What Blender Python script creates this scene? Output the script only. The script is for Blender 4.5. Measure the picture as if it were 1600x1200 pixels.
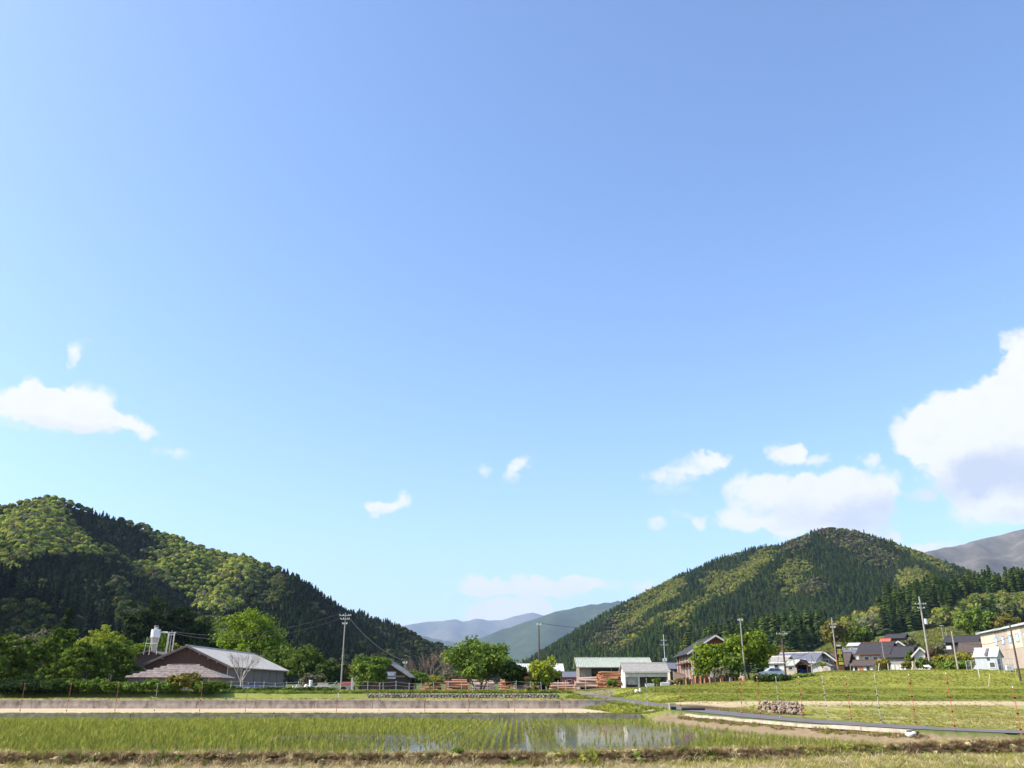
import bpy, math, random
import numpy as np
from mathutils import Vector, Matrix

S = bpy.context.scene
for _o in list(bpy.data.objects):
    bpy.data.objects.remove(_o, do_unlink=True)
R = math.radians
COL = S.collection

# ---------------------------------------------------------------- camera
CAMZ, FPX, DROP = 1.95, 1310.0, 475.0
PITCH = math.atan(DROP / FPX)
cam = bpy.data.objects.new('camera', bpy.data.cameras.new('camera'))
COL.objects.link(cam)
cam.location = (0, 0, CAMZ)
cam.rotation_euler = (math.pi / 2 + PITCH, 0, 0)
cam.data.sensor_width = 36.0
cam.data.lens = 36.0 * FPX / 1600.0
cam.data.clip_start = 0.1
cam.data.clip_end = 60000.0
S.camera = cam
_c, _s = math.cos(PITCH), math.sin(PITCH)
FH = FPX * _c + DROP * _s                       # scale at the horizon row


def ray(px, py):
    b = 600.0 - py
    return (px - 800.0, FPX * _c - b * _s, FPX * _s + b * _c)


def P(px, py, Y):
    d = ray(px, py)
    t = Y / d[1]
    return Vector((d[0] * t, Y, CAMZ + d[2] * t))


def G(px, py, z):
    d = ray(px, py)
    t = (z - CAMZ) / d[2]
    return Vector((d[0] * t, d[1] * t, z))


def WX(px, Y):
    return (px - 800.0) / FH * Y


def ZY(py, Y):
    d = ray(800, py)
    return CAMZ + d[2] / d[1] * Y


def project(x, y, z):
    z = z - CAMZ
    f = y * _c + z * _s
    u = -y * _s + z * _c
    return 800 + FPX * x / f, 600 - FPX * u / f


# ---------------------------------------------------------------- exposure, sun, sky
SUN_EL, SUN_AZ = 40.0, -98.0                    # azimuth clockwise from +Y: left, a little behind the camera
S.render.engine = 'CYCLES'
S.view_settings.view_transform = 'Standard'
S.view_settings.look = 'None'
S.view_settings.gamma = 1.0
S.view_settings.use_curve_mapping = False
S.view_settings.exposure = 1.05
S.cycles.use_denoising = True
S.cycles.max_bounces = 6
S.cycles.diffuse_bounces = 3
S.cycles.glossy_bounces = 3
S.cycles.transparent_max_bounces = 8
S.cycles.volume_bounces = 0
S.cycles.caustics_reflective = False
S.cycles.caustics_refractive = False
SKY_STRENGTH = 0.15
SUN_STRENGTH = 3.8
sl = bpy.data.lights.new('sun', 'SUN')
sl.energy = SUN_STRENGTH
sl.angle = R(0.53)
sl.color = (1.0, 0.93, 0.82)
so = bpy.data.objects.new('sun', sl)
COL.objects.link(so)
SUN_DIR = Vector((math.sin(R(SUN_AZ)) * math.cos(R(SUN_EL)), math.cos(R(SUN_AZ)) * math.cos(R(SUN_EL)), math.sin(R(SUN_EL))))
so.rotation_euler = SUN_DIR.to_track_quat('Z', 'Y').to_euler()
so.location = (-60, -20, 80)

# clouds of the sky: (centre, radii in pixels of the photograph -> azimuth and elevation, weight)
CLOUDS = [
    (20, 632, 50, 24, 1.0), (60, 632, 55, 32, 1.1), (100, 640, 60, 36, 1.1), (142, 628, 42, 40, 1.2), (150, 655, 70, 22, .9), (200, 655, 38, 15, .6), (228, 672, 20, 17, .7),
    (52, 604, 22, 18, .7), (122, 548, 15, 25, .62), (265, 711, 42, 12, .42), (60, 668, 70, 14, .4),
    (600, 799, 26, 14, .85), (626, 786, 24, 19, .9), (581, 791, 13, 10, .6), (800, 742, 18, 14, .6), (815, 727, 18, 14, .7), (757, 736, 17, 12, .42),
    (755, 912, 42, 19, 1.1), (800, 916, 75, 19, 1.1), (870, 915, 70, 17, 1.0), (930, 912, 50, 13, .8), (700, 925, 20, 8, .4), (772, 958, 48, 22, 1.9), (832, 952, 40, 20, 1.8), (640, 976, 45, 8, .7),
    (1005, 918, 24, 13, .75),
    (1050, 744, 55, 14, .6), (1095, 724, 55, 17, .75), (1125, 716, 30, 10, .45), (1055, 765, 45, 12, .3),
    (1225, 707, 30, 22, .95), (1240, 700, 18, 17, .7), (1262, 716, 34, 11, .7), (1366, 718, 18, 14, .65),
    (1170, 765, 55, 25, .85), (1245, 772, 80, 36, .9), (1290, 757, 55, 27, .9), (1345, 765, 70, 36, .9), (1378, 785, 42, 30, .5), (1155, 808, 46, 24, .95), (1210, 815, 70, 17, .6), (1270, 808, 90, 30, .6), (1335, 815, 80, 34, .7),
    (1022, 816, 15, 9, .6), (1096, 818, 12, 13, .6), (1070, 806, 34, 10, .3), (1235, 835, 35, 16, .6),
    (1592, 555, 24, 45, 1.2), (1580, 590, 30, 40, .9), (1545, 630, 65, 40, 1.2), (1475, 650, 62, 48, 1.2), (1440, 676, 52, 46, 1.1), (1520, 685, 110, 70, 1.1), (1600, 650, 70, 90, 1.1), (1475, 735, 55, 50, .8), (1570, 745, 110, 60, .9),
    (1432, 776, 24, 12, .45), (1545, 797, 85, 30, .8), (1610, 785, 60, 34, .9), (1396, 840, 24, 12, .7), (1445, 857, 60, 13, .8),
]
CLOUD_SHADE = [(1590, 735, 110, 42, 1.0), (1520, 745, 60, 32, .7), (1470, 770, 70, 26, .5), (1370, 805, 90, 32, .75), (1280, 812, 80, 20, .45), (1230, 790, 70, 16, .4), (1600, 800, 60, 14, .4), (120, 668, 90, 14, .35)]
world = bpy.data.worlds.new('World')
S.world = world
world.use_nodes = True


def build_sky():
    nt = world.node_tree
    N, L = nt.nodes, nt.links
    N.clear()

    def math_(op, a, b=None, c=None, clamp=False):
        n = N.new('ShaderNodeMath')
        n.operation = op
        n.use_clamp = clamp
        for i, v in enumerate((a, b, c)):
            if v is None:
                continue
            if isinstance(v, (int, float)):
                n.inputs[i].default_value = v
            else:
                L.new(v, n.inputs[i])
        return n.outputs[0]

    def vec_(op, a, b=None):
        n = N.new('ShaderNodeVectorMath')
        n.operation = op
        for i, v in enumerate((a, b)):
            if v is None:
                continue
            if isinstance(v, tuple):
                n.inputs[i].default_value = v
            else:
                L.new(v, n.inputs[i])
        return n
    out = N.new('ShaderNodeOutputWorld')
    sky = N.new('ShaderNodeTexSky')
    sky.sky_type = 'NISHITA'
    sky.sun_disc = False
    sky.sun_elevation = R(SUN_EL)
    sky.sun_rotation = R(SUN_AZ)
    sky.altitude = 200.0
    sky.air_density = 1.0
    sky.dust_density = 1.9
    sky.ozone_density = 3.5
    bg = N.new('ShaderNodeBackground')
    bg.inputs['Strength'].default_value = SKY_STRENGTH
    hs = N.new('ShaderNodeHueSaturation')
    hs.inputs['Hue'].default_value = 0.5035
    hs.inputs['Saturation'].default_value = 1.08
    L.new(sky.outputs[0], hs.inputs['Color'])
    L.new(hs.outputs[0], bg.inputs['Color'])
    tc = N.new('ShaderNodeTexCoord')
    sep = N.new('ShaderNodeSeparateXYZ')
    L.new(tc.outputs['Generated'], sep.inputs[0])
    az = math_('ARCTAN2', sep.outputs[0], sep.outputs[1])
    el = math_('ARCSINE', sep.outputs[2])
    comb = N.new('ShaderNodeCombineXYZ')
    L.new(az, comb.inputs[0])
    L.new(el, comb.inputs[1])
    n1 = N.new('ShaderNodeTexNoise')
    n1.inputs['Scale'].default_value = 26.0
    n1.inputs['Detail'].default_value = 7.0
    n1.inputs['Roughness'].default_value = 0.58
    L.new(comb.outputs[0], n1.inputs['Vector'])
    d0 = vec_('SUBTRACT', n1.outputs['Color'], (.5, .5, .5))
    d1 = vec_('MULTIPLY', d0.outputs[0], (.045, .04, 0))
    uv = vec_('ADD', comb.outputs[0], d1.outputs[0]).outputs[0]

    def field(blobs):
        acc = None
        for (px, py, rx, ry, w) in blobs:
            d = Vector(ray(px, py)).normalized()
            a0, e0 = math.atan2(d.x, d.y), math.asin(d.z)
            d2 = Vector(ray(px + rx, py)).normalized()
            d3 = Vector(ray(px, py - ry)).normalized()
            ra = abs(math.atan2(d2.x, d2.y) - a0) * 1.12
            re = abs(math.asin(d3.z) - e0) * 1.12
            q = vec_('SUBTRACT', uv, (a0, e0, 0))
            q = vec_('MULTIPLY', q.outputs[0], (1 / ra, 1 / re, 0))
            q = vec_('DOT_PRODUCT', q.outputs[0], q.outputs[0])
            m = math_('SUBTRACT', 1.0, q.outputs['Value'], clamp=True)
            acc = math_('MULTIPLY', m, w) if acc is None else math_('MULTIPLY_ADD', m, w, acc)
        return acc
    fld = field(CLOUDS)
    shd = field(CLOUD_SHADE)
    n2 = N.new('ShaderNodeTexNoise')
    n2.inputs['Scale'].default_value = 42.0
    n2.inputs['Detail'].default_value = 9.0
    n2.inputs['Roughness'].default_value = 0.66
    L.new(comb.outputs[0], n2.inputs['Vector'])
    fb = math_('SUBTRACT', n2.outputs['Fac'], 0.5)
    gate = math_('MULTIPLY', fld, 3.0, clamp=True)
    f2 = math_('MULTIPLY', fb, gate)
    f3 = math_('MULTIPLY_ADD', f2, 1.7, fld)
    mr = N.new('ShaderNodeMapRange')
    mr.interpolation_type = 'SMOOTHSTEP'
    mr.inputs['From Min'].default_value = 0.05
    mr.inputs['From Max'].default_value = 0.9
    mr.inputs['To Max'].default_value = 0.98
    L.new(f3, mr.inputs['Value'])
    sh = math_('MULTIPLY_ADD', fb, 0.9, shd, clamp=True)
    sh = math_('MULTIPLY', sh, gate)
    mx = N.new('ShaderNodeMix')
    mx.data_type = 'RGBA'
    mx.inputs['A'].default_value = (1.0, 0.985, 0.97, 1)
    mx.inputs['B'].default_value = (0.64, 0.68, 0.80, 1)
    L.new(sh, mx.inputs['Factor'])
    bc = N.new('ShaderNodeBackground')
    bc.inputs['Strength'].default_value = 0.53
    L.new(mx.outputs['Result'], bc.inputs['Color'])
    ms = N.new('ShaderNodeMixShader')
    L.new(mr.outputs[0], ms.inputs[0])
    L.new(bg.outputs[0], ms.inputs[1])
    L.new(bc.outputs[0], ms.inputs[2])
    L.new(ms.outputs[0], out.inputs['Surface'])


build_sky()

# ---------------------------------------------------------------- helpers
rng = np.random.default_rng(7)
random.seed(7)


def mat(name, c1, c2=None, scale=2.0, rough=0.85, metal=0.0, bump=0.0, spec=0.3, stretch=(1, 1, 1), attr=None, detail=5.0, c3=None):
    """procedural principled material: noise mix of two or three colours in object space"""
    m = bpy.data.materials.new(name)
    m.use_nodes = True
    nt = m.node_tree
    N, L = nt.nodes, nt.links
    b = N['Principled BSDF']
    b.inputs['Roughness'].default_value = rough
    b.inputs['Metallic'].default_value = metal
    b.inputs['Specular IOR Level'].default_value = spec
    if c2 is None:
        c2 = tuple(v * 0.72 for v in c1)
    tc = N.new('ShaderNodeTexCoord')
    mp = N.new('ShaderNodeMapping')
    mp.inputs['Scale'].default_value = stretch
    L.new(tc.outputs['Object'], mp.inputs[0])
    nz = N.new('ShaderNodeTexNoise')
    nz.inputs['Scale'].default_value = scale
    nz.inputs['Detail'].default_value = detail
    nz.inputs['Roughness'].default_value = 0.65
    L.new(mp.outputs[0], nz.inputs['Vector'])
    cr = N.new('ShaderNodeValToRGB')
    cr.color_ramp.elements[0].position = 0.32
    cr.color_ramp.elements[0].color = (*c2, 1)
    cr.color_ramp.elements[1].position = 0.66
    cr.color_ramp.elements[1].color = (*c1, 1)
    if c3:
        e = cr.color_ramp.elements.new(0.5)
        e.color = (*c3, 1)
    L.new(nz.outputs['Fac'], cr.inputs[0])
    L.new(cr.outputs[0], b.inputs['Base Color'])
    if bump:
        bp = N.new('ShaderNodeBump')
        bp.inputs['Strength'].default_value = bump
        bp.inputs['Distance'].default_value = 0.05
        L.new(nz.outputs['Fac'], bp.inputs['Height'])
        L.new(bp.outputs[0], b.inputs['Normal'])
    return m


def leaf_mat(name, instanced=False, trans=0.35, sat=1.0):
    m = bpy.data.materials.new(name)
    m.use_nodes = True
    nt = m.node_tree
    N, L = nt.nodes, nt.links
    N.clear()
    out = N.new('ShaderNodeOutputMaterial')
    at = N.new('ShaderNodeAttribute')
    at.attribute_name = 'tint'
    at.attribute_type = 'INSTANCER' if instanced else 'GEOMETRY'
    col = at.outputs['Color']
    if instanced:
        a2 = N.new('ShaderNodeAttribute')
        a2.attribute_name = 'shade'
        a2.attribute_type = 'GEOMETRY'
        mm = N.new('ShaderNodeMix')
        mm.data_type = 'RGBA'
        mm.blend_type = 'MULTIPLY'
        mm.inputs['Factor'].default_value = 1.0
        L.new(col, mm.inputs['A'])
        L.new(a2.outputs['Color'], mm.inputs['B'])
        col = mm.outputs['Result']
    d = N.new('ShaderNodeBsdfDiffuse')
    t = N.new('ShaderNodeBsdfTranslucent')
    L.new(col, d.inputs[0])
    L.new(col, t.inputs[0])
    mx = N.new('ShaderNodeMixShader')
    mx.inputs[0].default_value = trans
    L.new(d.outputs[0], mx.inputs[1])
    L.new(t.outputs[0], mx.inputs[2])
    L.new(mx.outputs[0], out.inputs[0])
    return m


class MB:
    """collects simple solids into one mesh"""
    def __init__(s):
        s.v, s.f = [], []

    def add(s, vs, fs):
        o = len(s.v)
        s.v += [tuple(v) for v in vs]
        s.f += [tuple(i + o for i in f) for f in fs]
        return s

    def box(s, x0, x1, y0, y1, z0, z1):
        return s.add([(x0, y0, z0), (x1, y0, z0), (x1, y1, z0), (x0, y1, z0), (x0, y0, z1), (x1, y0, z1), (x1, y1, z1), (x0, y1, z1)],
                     [(3, 2, 1, 0), (4, 5, 6, 7), (0, 1, 5, 4), (1, 2, 6, 5), (2, 3, 7, 6), (3, 0, 4, 7)])

    def beam(s, a, b, w, h, up=(0, 0, 1)):
        a, b = Vector(a), Vector(b)
        d = (b - a).normalized()
        u = Vector(up)
        x = d.cross(u)
        if x.length < 1e-4:
            x = d.cross(Vector((1, 0, 0)))
        x.normalize()
        y = x.cross(d)
        vs = [p + x * sx * w / 2 + y * sy * h / 2 for p in (a, b) for sx, sy in ((-1, -1), (1, -1), (1, 1), (-1, 1))]
        return s.add(vs, [(0, 1, 2, 3), (7, 6, 5, 4), (4, 5, 1, 0), (5, 6, 2, 1), (6, 7, 3, 2), (7, 4, 0, 3)])

    def tube(s, a, b, r0, r1=None, n=8):
        a, b = Vector(a), Vector(b)
        r1 = r0 if r1 is None else r1
        d = (b - a)
        if d.length < 1e-6:
            return s
        d.normalize()
        x = d.cross(Vector((0, 0, 1)))
        if x.length < 1e-3:
            x = Vector((1, 0, 0))
        x.normalize()
        y = d.cross(x)
        vs = []
        for p, r in ((a, r0), (b, r1)):
            for i in range(n):
                t = 2 * math.pi * i / n
                vs.append(p + (x * math.cos(t) + y * math.sin(t)) * r)
        fs = [(i, (i + 1) % n, n + (i + 1) % n, n + i) for i in range(n)]
        fs += [tuple(range(n - 1, -1, -1)), tuple(range(n, 2 * n))]
        return s.add(vs, fs)

    def path(s, pts, r, n=6):
        for a, b in zip(pts[:-1], pts[1:]):
            s.tube(a, b, r, r, n)
        return s

    def slab(s, quad, t):
        """quad (counter-clockwise from above) thickened downwards along its normal"""
        q = [Vector(p) for p in quad]
        nrm = (q[1] - q[0]).cross(q[2] - q[0]).normalized()
        vs = q + [p - nrm * t for p in q]
        k = len(q)
        return s.add(vs, [tuple(range(k)), tuple(range(2 * k - 1, k - 1, -1))] + [(i, i + k, (i + 1) % k + k, (i + 1) % k) for i in range(k)])

    def ball(s, c, rx, ry, rz, seed=0, n=7, m=5, rough=0.12):
        r_ = random.Random(seed)
        vs = [(c[0], c[1], c[2] - rz)]
        for j in range(1, m):
            ph = -math.pi / 2 + math.pi * j / m
            for i in range(n):
                t = 2 * math.pi * (i + .5 * (j % 2)) / n
                k = 1 + r_.uniform(-rough, rough)
                vs.append((c[0] + rx * k * math.cos(ph) * math.cos(t), c[1] + ry * k * math.cos(ph) * math.sin(t), c[2] + rz * k * math.sin(ph)))
        vs.append((c[0], c[1], c[2] + rz))
        fs = [(0, 1 + (i + 1) % n, 1 + i) for i in range(n)]
        for j in range(m - 2):
            for i in range(n):
                a, b = 1 + j * n + i, 1 + j * n + (i + 1) % n
                fs.append((a, b, b + n, a + n))
        T = len(vs) - 1
        o = 1 + (m - 2) * n
        fs += [(o + i, o + (i + 1) % n, T) for i in range(n)]
        return s.add(vs, fs)

    def mesh(s, name, smooth=False):
        me = bpy.data.meshes.new(name)
        me.from_pydata(s.v, [], s.f)
        if smooth:
            me.polygons.foreach_set('use_smooth', [True] * len(me.polygons))
        me.update()
        return me

    def build(s, name, m, parent=None, loc=None, smooth=False, label=None):
        return obj(name, s.mesh(name, smooth), m, parent, loc, label)


def obj(name, me, m=None, parent=None, loc=None, label=None):
    o = bpy.data.objects.new(name, me)
    COL.objects.link(o)
    if m is not None and len(me.materials) == 0:
        me.materials.append(m)
    if parent is not None:
        o.parent = parent
    if loc is not None:
        o.location = loc
    if label:
        o['label'] = label
    return o


def tag(o, label, cat, group=None):
    o['label'] = label
    o['category'] = cat
    if group:
        o['group'] = group
    return o


def kind(o, k, label=None):
    o['kind'] = k
    if label:
        o['label'] = label
    return o


def thing(name, label, cat, loc, rz=0.0, group=None):
    o = bpy.data.objects.new(name, None)
    o.empty_display_size = 0.3
    COL.objects.link(o)
    o.location = loc
    o.rotation_euler = (0, 0, rz)
    return tag(o, label, cat, group)


def arr_mesh(name, V, F, smooth=False):
    """mesh from numpy vertex (n,3) and quad/tri (m,k) arrays"""
    me = bpy.data.meshes.new(name)
    V = np.asarray(V, dtype=np.float32)
    F = np.asarray(F, dtype=np.int32)
    k = F.shape[1]
    me.vertices.add(len(V))
    me.vertices.foreach_set('co', V.ravel())
    me.loops.add(F.size)
    me.loops.foreach_set('vertex_index', F.ravel())
    me.polygons.add(len(F))
    me.polygons.foreach_set('loop_start', np.arange(0, F.size, k, dtype=np.int32))
    if smooth:
        me.polygons.foreach_set('use_smooth', np.ones(len(F), dtype=bool))
    me.update(calc_edges=True)
    return me


def color_attr(me, name, C):
    C = np.asarray(C, dtype=np.float32)
    a = me.attributes.new(name, 'FLOAT_COLOR', 'POINT')
    a.data.foreach_set('color', np.hstack([C, np.ones((len(C), 1), np.float32)]).ravel())


def sm(a, b, t):
    t = np.clip((t - a) / (b - a), 0, 1)
    return t * t * (3 - 2 * t)


def vnoise(x, y, seed=0):
    """smooth value noise on arrays, range 0..1"""
    x = np.asarray(x, float)
    y = np.asarray(y, float)
    xi, yi = np.floor(x).astype(np.int64), np.floor(y).astype(np.int64)
    fx, fy = x - xi, y - yi
    fx, fy = fx * fx * (3 - 2 * fx), fy * fy * (3 - 2 * fy)

    def h(a, b):
        n = (a * 374761393 + b * 668265263 + seed * 974634521) & 0x7fffffff
        n = ((n ^ (n >> 13)) * 1274126177) & 0x7fffffff
        return ((n ^ (n >> 16)) & 0xffff) / 65535.0
    return (h(xi, yi) * (1 - fx) + h(xi + 1, yi) * fx) * (1 - fy) + (h(xi, yi + 1) * (1 - fx) + h(xi + 1, yi + 1) * fx) * fy


def fbm(x, y, seed=0, oct_=4):
    t, a, n = 0, 1, 0
    for i in range(oct_):
        t = t + a * vnoise(x * 2 ** i, y * 2 ** i, seed + i)
        n += a
        a *= .5
    return t / n


PROTO = {}


def proto_collection(name, objs):
    c = bpy.data.collections.new(name)                # never linked to the scene: only a source of shapes for the stuff
    for o in objs:
        c.objects.link(o)
    return c


def proto(name, me, m):
    me.materials.append(m)
    return bpy.data.objects.new(name, me)


def scatter(name, pts, scl, rot, tint, coll, label, idx=None):
    """stuff: instances of the collection's shapes on points"""
    n = len(pts)
    me = bpy.data.meshes.new(name)
    me.vertices.add(n)
    me.vertices.foreach_set('co', np.asarray(pts, np.float32).ravel())

    def fl(nm, typ, key, arr):
        a = me.attributes.new(nm, typ, 'POINT')
        a.data.foreach_set(key, np.asarray(arr).ravel())
    scl = np.asarray(scl, np.float32)
    if scl.ndim == 1:
        scl = np.repeat(scl[:, None], 3, 1)
    fl('scl', 'FLOAT_VECTOR', 'vector', scl)
    rv = np.zeros((n, 3), np.float32)
    if np.ndim(rot) == 1:
        rv[:, 2] = rot
    else:
        rv[:] = rot
    fl('rot', 'FLOAT_VECTOR', 'vector', rv)
    fl('idx', 'INT', 'value', (np.zeros(n) if idx is None else idx).astype(np.int32))
    color_attr(me, 'tint', tint)
    o = obj(name, me)
    ng = bpy.data.node_groups.new(name, 'GeometryNodeTree')
    ng.interface.new_socket('Geometry', in_out='INPUT', socket_type='NodeSocketGeometry')
    ng.interface.new_socket('Geometry', in_out='OUTPUT', socket_type='NodeSocketGeometry')
    N, L = ng.nodes, ng.links
    gi, go = N.new('NodeGroupInput'), N.new('NodeGroupOutput')
    iop = N.new('GeometryNodeInstanceOnPoints')
    ci = N.new('GeometryNodeCollectionInfo')
    ci.inputs['Collection'].default_value = coll
    ci.inputs['Separate Children'].default_value = True
    ci.inputs['Reset Children'].default_value = True

    def na(nm, t):
        a = N.new('GeometryNodeInputNamedAttribute')
        a.data_type = t
        a.inputs['Name'].default_value = nm
        return a.outputs['Attribute']
    L.new(gi.outputs[0], iop.inputs['Points'])
    L.new(ci.outputs[0], iop.inputs['Instance'])
    iop.inputs['Pick Instance'].default_value = True
    L.new(na('idx', 'INT'), iop.inputs['Instance Index'])
    L.new(na('rot', 'FLOAT_VECTOR'), iop.inputs['Rotation'])
    L.new(na('scl', 'FLOAT_VECTOR'), iop.inputs['Scale'])
    L.new(iop.outputs[0], go.inputs[0])
    md = o.modifiers.new('scatter', 'NODES')
    md.node_group = ng
    o['kind'] = 'stuff'
    o['label'] = label
    return o


def quads_at(C, U, V):
    """quad cards: centres C, half axes U and V -> vertices, faces"""
    n = len(C)
    vs = np.stack([C - U - V, C + U - V, C + U + V, C - U + V], 1).reshape(-1, 3)
    return vs, np.arange(4 * n).reshape(n, 4)


def rand_dirs(n, r=rng):
    v = r.normal(size=(n, 3))
    return v / np.linalg.norm(v, axis=1)[:, None]


def perp_axes(Nrm, r=rng):
    a = rand_dirs(len(Nrm), r)
    U = np.cross(Nrm, a)
    U /= np.linalg.norm(U, axis=1)[:, None] + 1e-9
    return U, np.cross(Nrm, U)

# ---------------------------------------------------------------- the ground
LEV = [G(px, py, .3) for px, py in ((-700, 1187), (0, 1184), (450, 1185), (900, 1184), (1240, 1174), (1600, 1161), (2100, 1146))]
LEV_X, LEV_Y = [p.x for p in LEV], [p.y for p in LEV]
ROAD_Y = [22, 27, 32, 35.4, 41, 47.5, 64, 98, 118]
ROAD_X = [34, 24.5, 18.6, 16.4, 14.7, 13.6, 11.5, 8.5, 6.5]
ROAD_Z = [.45, .45, .45, .45, .45, .47, .62, 1.15, 1.45]
KERB_OFF = 1.75                                   # kerb line west of the road centre
WALL1, WALL2, WALL3 = 59.0, 76.0, 85.8            # low paddy wall, tall wall, stone wall


def road_x(y):
    return np.interp(y, ROAD_Y, ROAD_X)


def hgt(x, y):
    x, y = np.asarray(x, float), np.asarray(y, float)
    q = 800 + FH * x / np.maximum(y, 1.0)
    zl = np.interp(y, [0, 20, 58.9, 59.12, 75.9, 76.2, 85.6, 86.3, 150, 320, 900, 8000], [-.12, -.12, -.12, .32, .32, 1.0, 1.03, 1.44, 1.46, 3.0, 6.0, 6.0])
    yw = y + (fbm(x * .055, y * .02, 29) - .5) * 9 * sm(61, 70, y)
    V = np.interp(q, [850, 960, 1060, 1200, 1300, 1700], [1.46, 1.75, 2.25, 3.2, 4.15, 4.5])
    zr0 = np.interp(yw, [0, 52, 61, 74.5, 78, 92, 95, 106], [.45, .45, .85, .9, 1.3, 1.42, 1.8, 1.9])
    ramp = np.interp(y, [126, 215, 250, 290, 340, 450], [0, .6, 4.5, 10.0, 15.0, 22.0]) * sm(1200, 1340, q) * (1 + .25 * sm(1400, 1500, q)) + np.interp(y, [126, 300, 600], [0, 2, 9]) * (1 - sm(1200, 1340, q))
    t = sm(104, 124, y)
    zr = zr0 * (1 - t) + V * t + ramp
    zr = np.where(y > 900, np.maximum(6.0, zr - (y - 900) * .02), zr)
    xr = road_x(y)
    zroad = np.interp(y, ROAD_Y, ROAD_Z)
    # left side: paddy basin with a mud slope towards the kerb, then the field, then terraces
    k = xr - KERB_OFF
    mud = sm(-1.9, -.1, x - k) * .36
    zl = np.where(y < 58.95, zl + mud, zl)
    wl = np.where(y < 59.0, sm(-.08, .16, x - k), sm(-4.0, -1.5, x - xr))
    left_to_road = zl * (1 - wl) + zroad * wl
    e = sm(1.5, 5.5, x - xr)
    z = left_to_road * (1 - e) + zr * e
    b = sm(100, 116, y)
    zb = zl * (1 - sm(840, 960, q)) + zr * sm(840, 960, q)
    z = z * (1 - b) + zb * b
    # levee and foreground
    yl = np.interp(x, LEV_X, LEV_Y)
    d = y - yl
    lev = np.interp(d, [-9, -1.0, -.42, -.12, .28, .75, 1.2], [.12, .06, .30, .36, .34, .12, -.12])
    wgt = 1 - sm(.5, 1.2, d)
    z = np.where(d < 1.2, lev * wgt + z * (1 - wgt), z)
    # small unevenness outside the water
    n = (fbm(x * .45, y * .45, 3) - .5)
    amp = np.where(d < 1.0, .09, np.where((y < 59) & (x < k - 4), .0, .10))
    amp = np.where((np.abs(x - xr) < 1.9) & (y < 118), 0.0, amp)
    amp = np.where((y > 58.5) & (y < 76.3) & (x < xr), .03, amp)
    return z + n * amp


def hz(x, y):
    return float(hgt(np.array([x]), np.array([y]))[0])


def axis_vals(parts):
    return np.unique(np.round(np.concatenate(parts), 4))


gx = axis_vals([np.arange(-46, 46, .45), np.arange(8.5, 26, .18), np.arange(-130, 130, 2.0), np.geomspace(130, 17000, 30), -np.geomspace(130, 17000, 30)])
gy = axis_vals([np.arange(-200, 8, 16), np.arange(8, 17, .5), np.arange(17, 31, .16), np.arange(31, 58.8, .5), np.array([58.9, 59.12, 75.9, 76.2, 85.6, 86.3]),
                np.arange(59.6, 75.6, .6), np.arange(76.8, 85.4, .6), np.arange(87, 130, .8), np.arange(130, 360, 4), np.geomspace(360, 23500, 40)])
GX, GY = np.meshgrid(gx, gy)
gxf, gyf = GX.ravel(), GY.ravel()
gz = hgt(gxf, gyf)
nx, ny = len(gx), len(gy)
ii = (np.arange(ny - 1)[:, None] * nx + np.arange(nx - 1)[None, :]).ravel()
ground_me = arr_mesh('ground', np.stack([gxf, gyf, gz], 1), np.stack([ii, ii + 1, ii + nx + 1, ii + nx], 1), True)


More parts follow.
